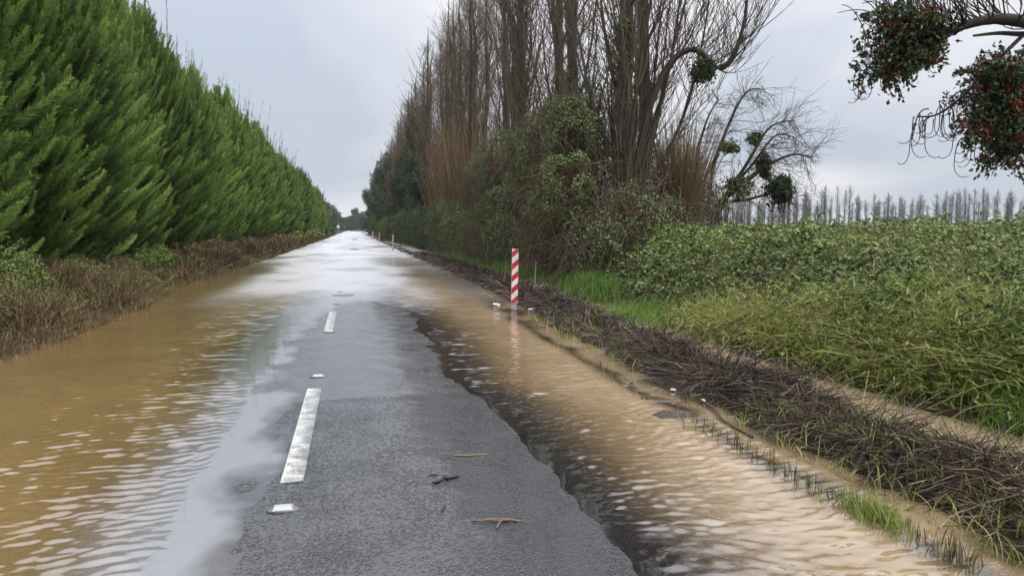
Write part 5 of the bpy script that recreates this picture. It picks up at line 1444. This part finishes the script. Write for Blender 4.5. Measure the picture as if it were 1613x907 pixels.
def mistle(c, lobes, n, leaf, seed, label, red):
    rng = np.random.default_rng(seed); rt = empty('mistletoe_clump', c); mb = MB(); st = MB(); fl = MB()
    for j, (ox, oy, oz, rx, ry, rz) in enumerate(lobes):
        m = int(n * rx * rz / sum(l[3] * l[5] for l in lobes))
        p, nr = ellip(rng, (ox, oy, oz), (rx, ry, rz), m, .15, .9, seed + j)
        leaf_cloud(mb, rng, p, nr, leaf, leaf * .62, .42, .17, 0, 1.0, 5.0, -.30)
        m2 = int(m * red); p, nr = ellip(rng, (ox, oy, oz), (rx * 1.02, ry * 1.02, rz * 1.02), m2, .55, .3, seed + j)
        ms = 26; dd = rand_unit(rng, ms); ext = np.array([rx, ry, rz])
        for q_ in range(12):
            u_ = rng.uniform(.8, 1.45, ms)[:, None]
            bp = np.array([ox, oy, oz]) + dd * ext * u_ + rng.normal(0, .012, (ms, 3)) - np.array([0, 0, .05]) * (u_ - .8)
            nm = unit(rng.normal(size=(ms, 3))); D_ = unit(dd + .8 * rng.normal(size=(ms, 3))); S_ = unit(np.cross(nm, D_))
            mb.leaves(bp, D_, S_, leaf * rng.uniform(.6, 1.1, ms), leaf * .55, np.clip(.52 + .16 * rng.normal(size=ms), 0, .82))
        tt_ = np.linspace(.3, 1.4, 5)[None, :, None]
        st.tubes(np.array([ox, oy, oz]) + dd[:, None] * ext * tt_ - np.array([0, 0, .05]) * np.maximum(tt_ - .8, 0), np.broadcast_to(np.linspace(.005, .0022, 5), (ms, 5)), 3, .2)
        # little sprays of tubular red flowers
        nn = len(p); cl = rng.integers(0, max(nn // 9, 1), nn); pc = p[cl % nn] + rng.normal(0, .022, (nn, 3))
        d = unit(nr[cl % nn] + rng.normal(0, .7, (nn, 3)))
        fl.slivers(pc, d, perp(rng, d), .055, .014, rng.uniform(.84, 1, nn))
        d = rand_unit(rng, 40)
        strands(st, rng, np.repeat([[ox, oy, oz]], 40, 0) - d * .02, d, np.linalg.norm(d * np.array([rx, ry, rz]), axis=1) * .95, 5, .006, .003, .2)
    mb.build('foliage', M['mistletoe'], rt); st.build('stems', M['darkwood'], rt); fl.build('flowers', M['mistletoe'], rt)
    return tag(rt, label, 'mistletoe', MG)
mistle((4.62, 5.83, 3.22), [(0, 0, 0, .30, .27, .24), (-.16, .02, -.18, .20, .2, .22), (.24, 0, .12, .2, .18, .16), (-.06, 0, .20, .26, .24, .16), (.16, 0, -.05, .18, .18, .16)], 3600, .050, 1, 'dark mistletoe clump with red flowers on the end of the overhanging branch', .22)
mistle((5.45, 5.66, 2.72), [(0, 0, 0, .32, .3, .28), (.08, 0, -.34, .26, .24, .24), (.1, 0, .26, .3, .25, .2), (-.2, 0, -.1, .16, .15, .2), (.42, 0, -.05, .34, .3, .45), (-.12, 0, .24, .2, .18, .14)], 5600, .050, 2, 'large red-flowered mistletoe clump at the right photo edge', .45)

# ------------------------------------------------------------------ damp air: far things fade a little
mb = MB(); mb.box(-700, 700, -80, 640, -1.5, 27)
hz_ = mb.build('haze', None) if False else link('haze', mk_mesh('haze', np.concatenate(mb.V), [np.concatenate(mb.Q)]))
hm_, ht = mat_new('damp_air')
ho = ht.nodes.new('ShaderNodeOutputMaterial'); hv = ht.nodes.new('ShaderNodeVolumePrincipled')
hv.inputs['Color'].default_value = (0.86, 0.90, 0.97, 1); hv.inputs['Density'].default_value = 0.0002
hv.inputs['Anisotropy'].default_value = 0.2
ht.links.new(hv.outputs[0], ho.inputs['Volume']); hz_.data.materials.append(hm_)
tag(hz_, 'thin damp haze over the road and fields', 'haze', None, 'stuff')
sc.cycles.volume_bounces = 0

# leaf and twig masses nobody could pick apart
for o in col.objects:
    if o.parent is not None and o.name.split('.')[0] in ('canes', 'stray_canes', 'stray_leaves', 'stems', 'flowers', 'green_blades', 'shoots', 'foliage'):
        o['kind'] = 'stuff'
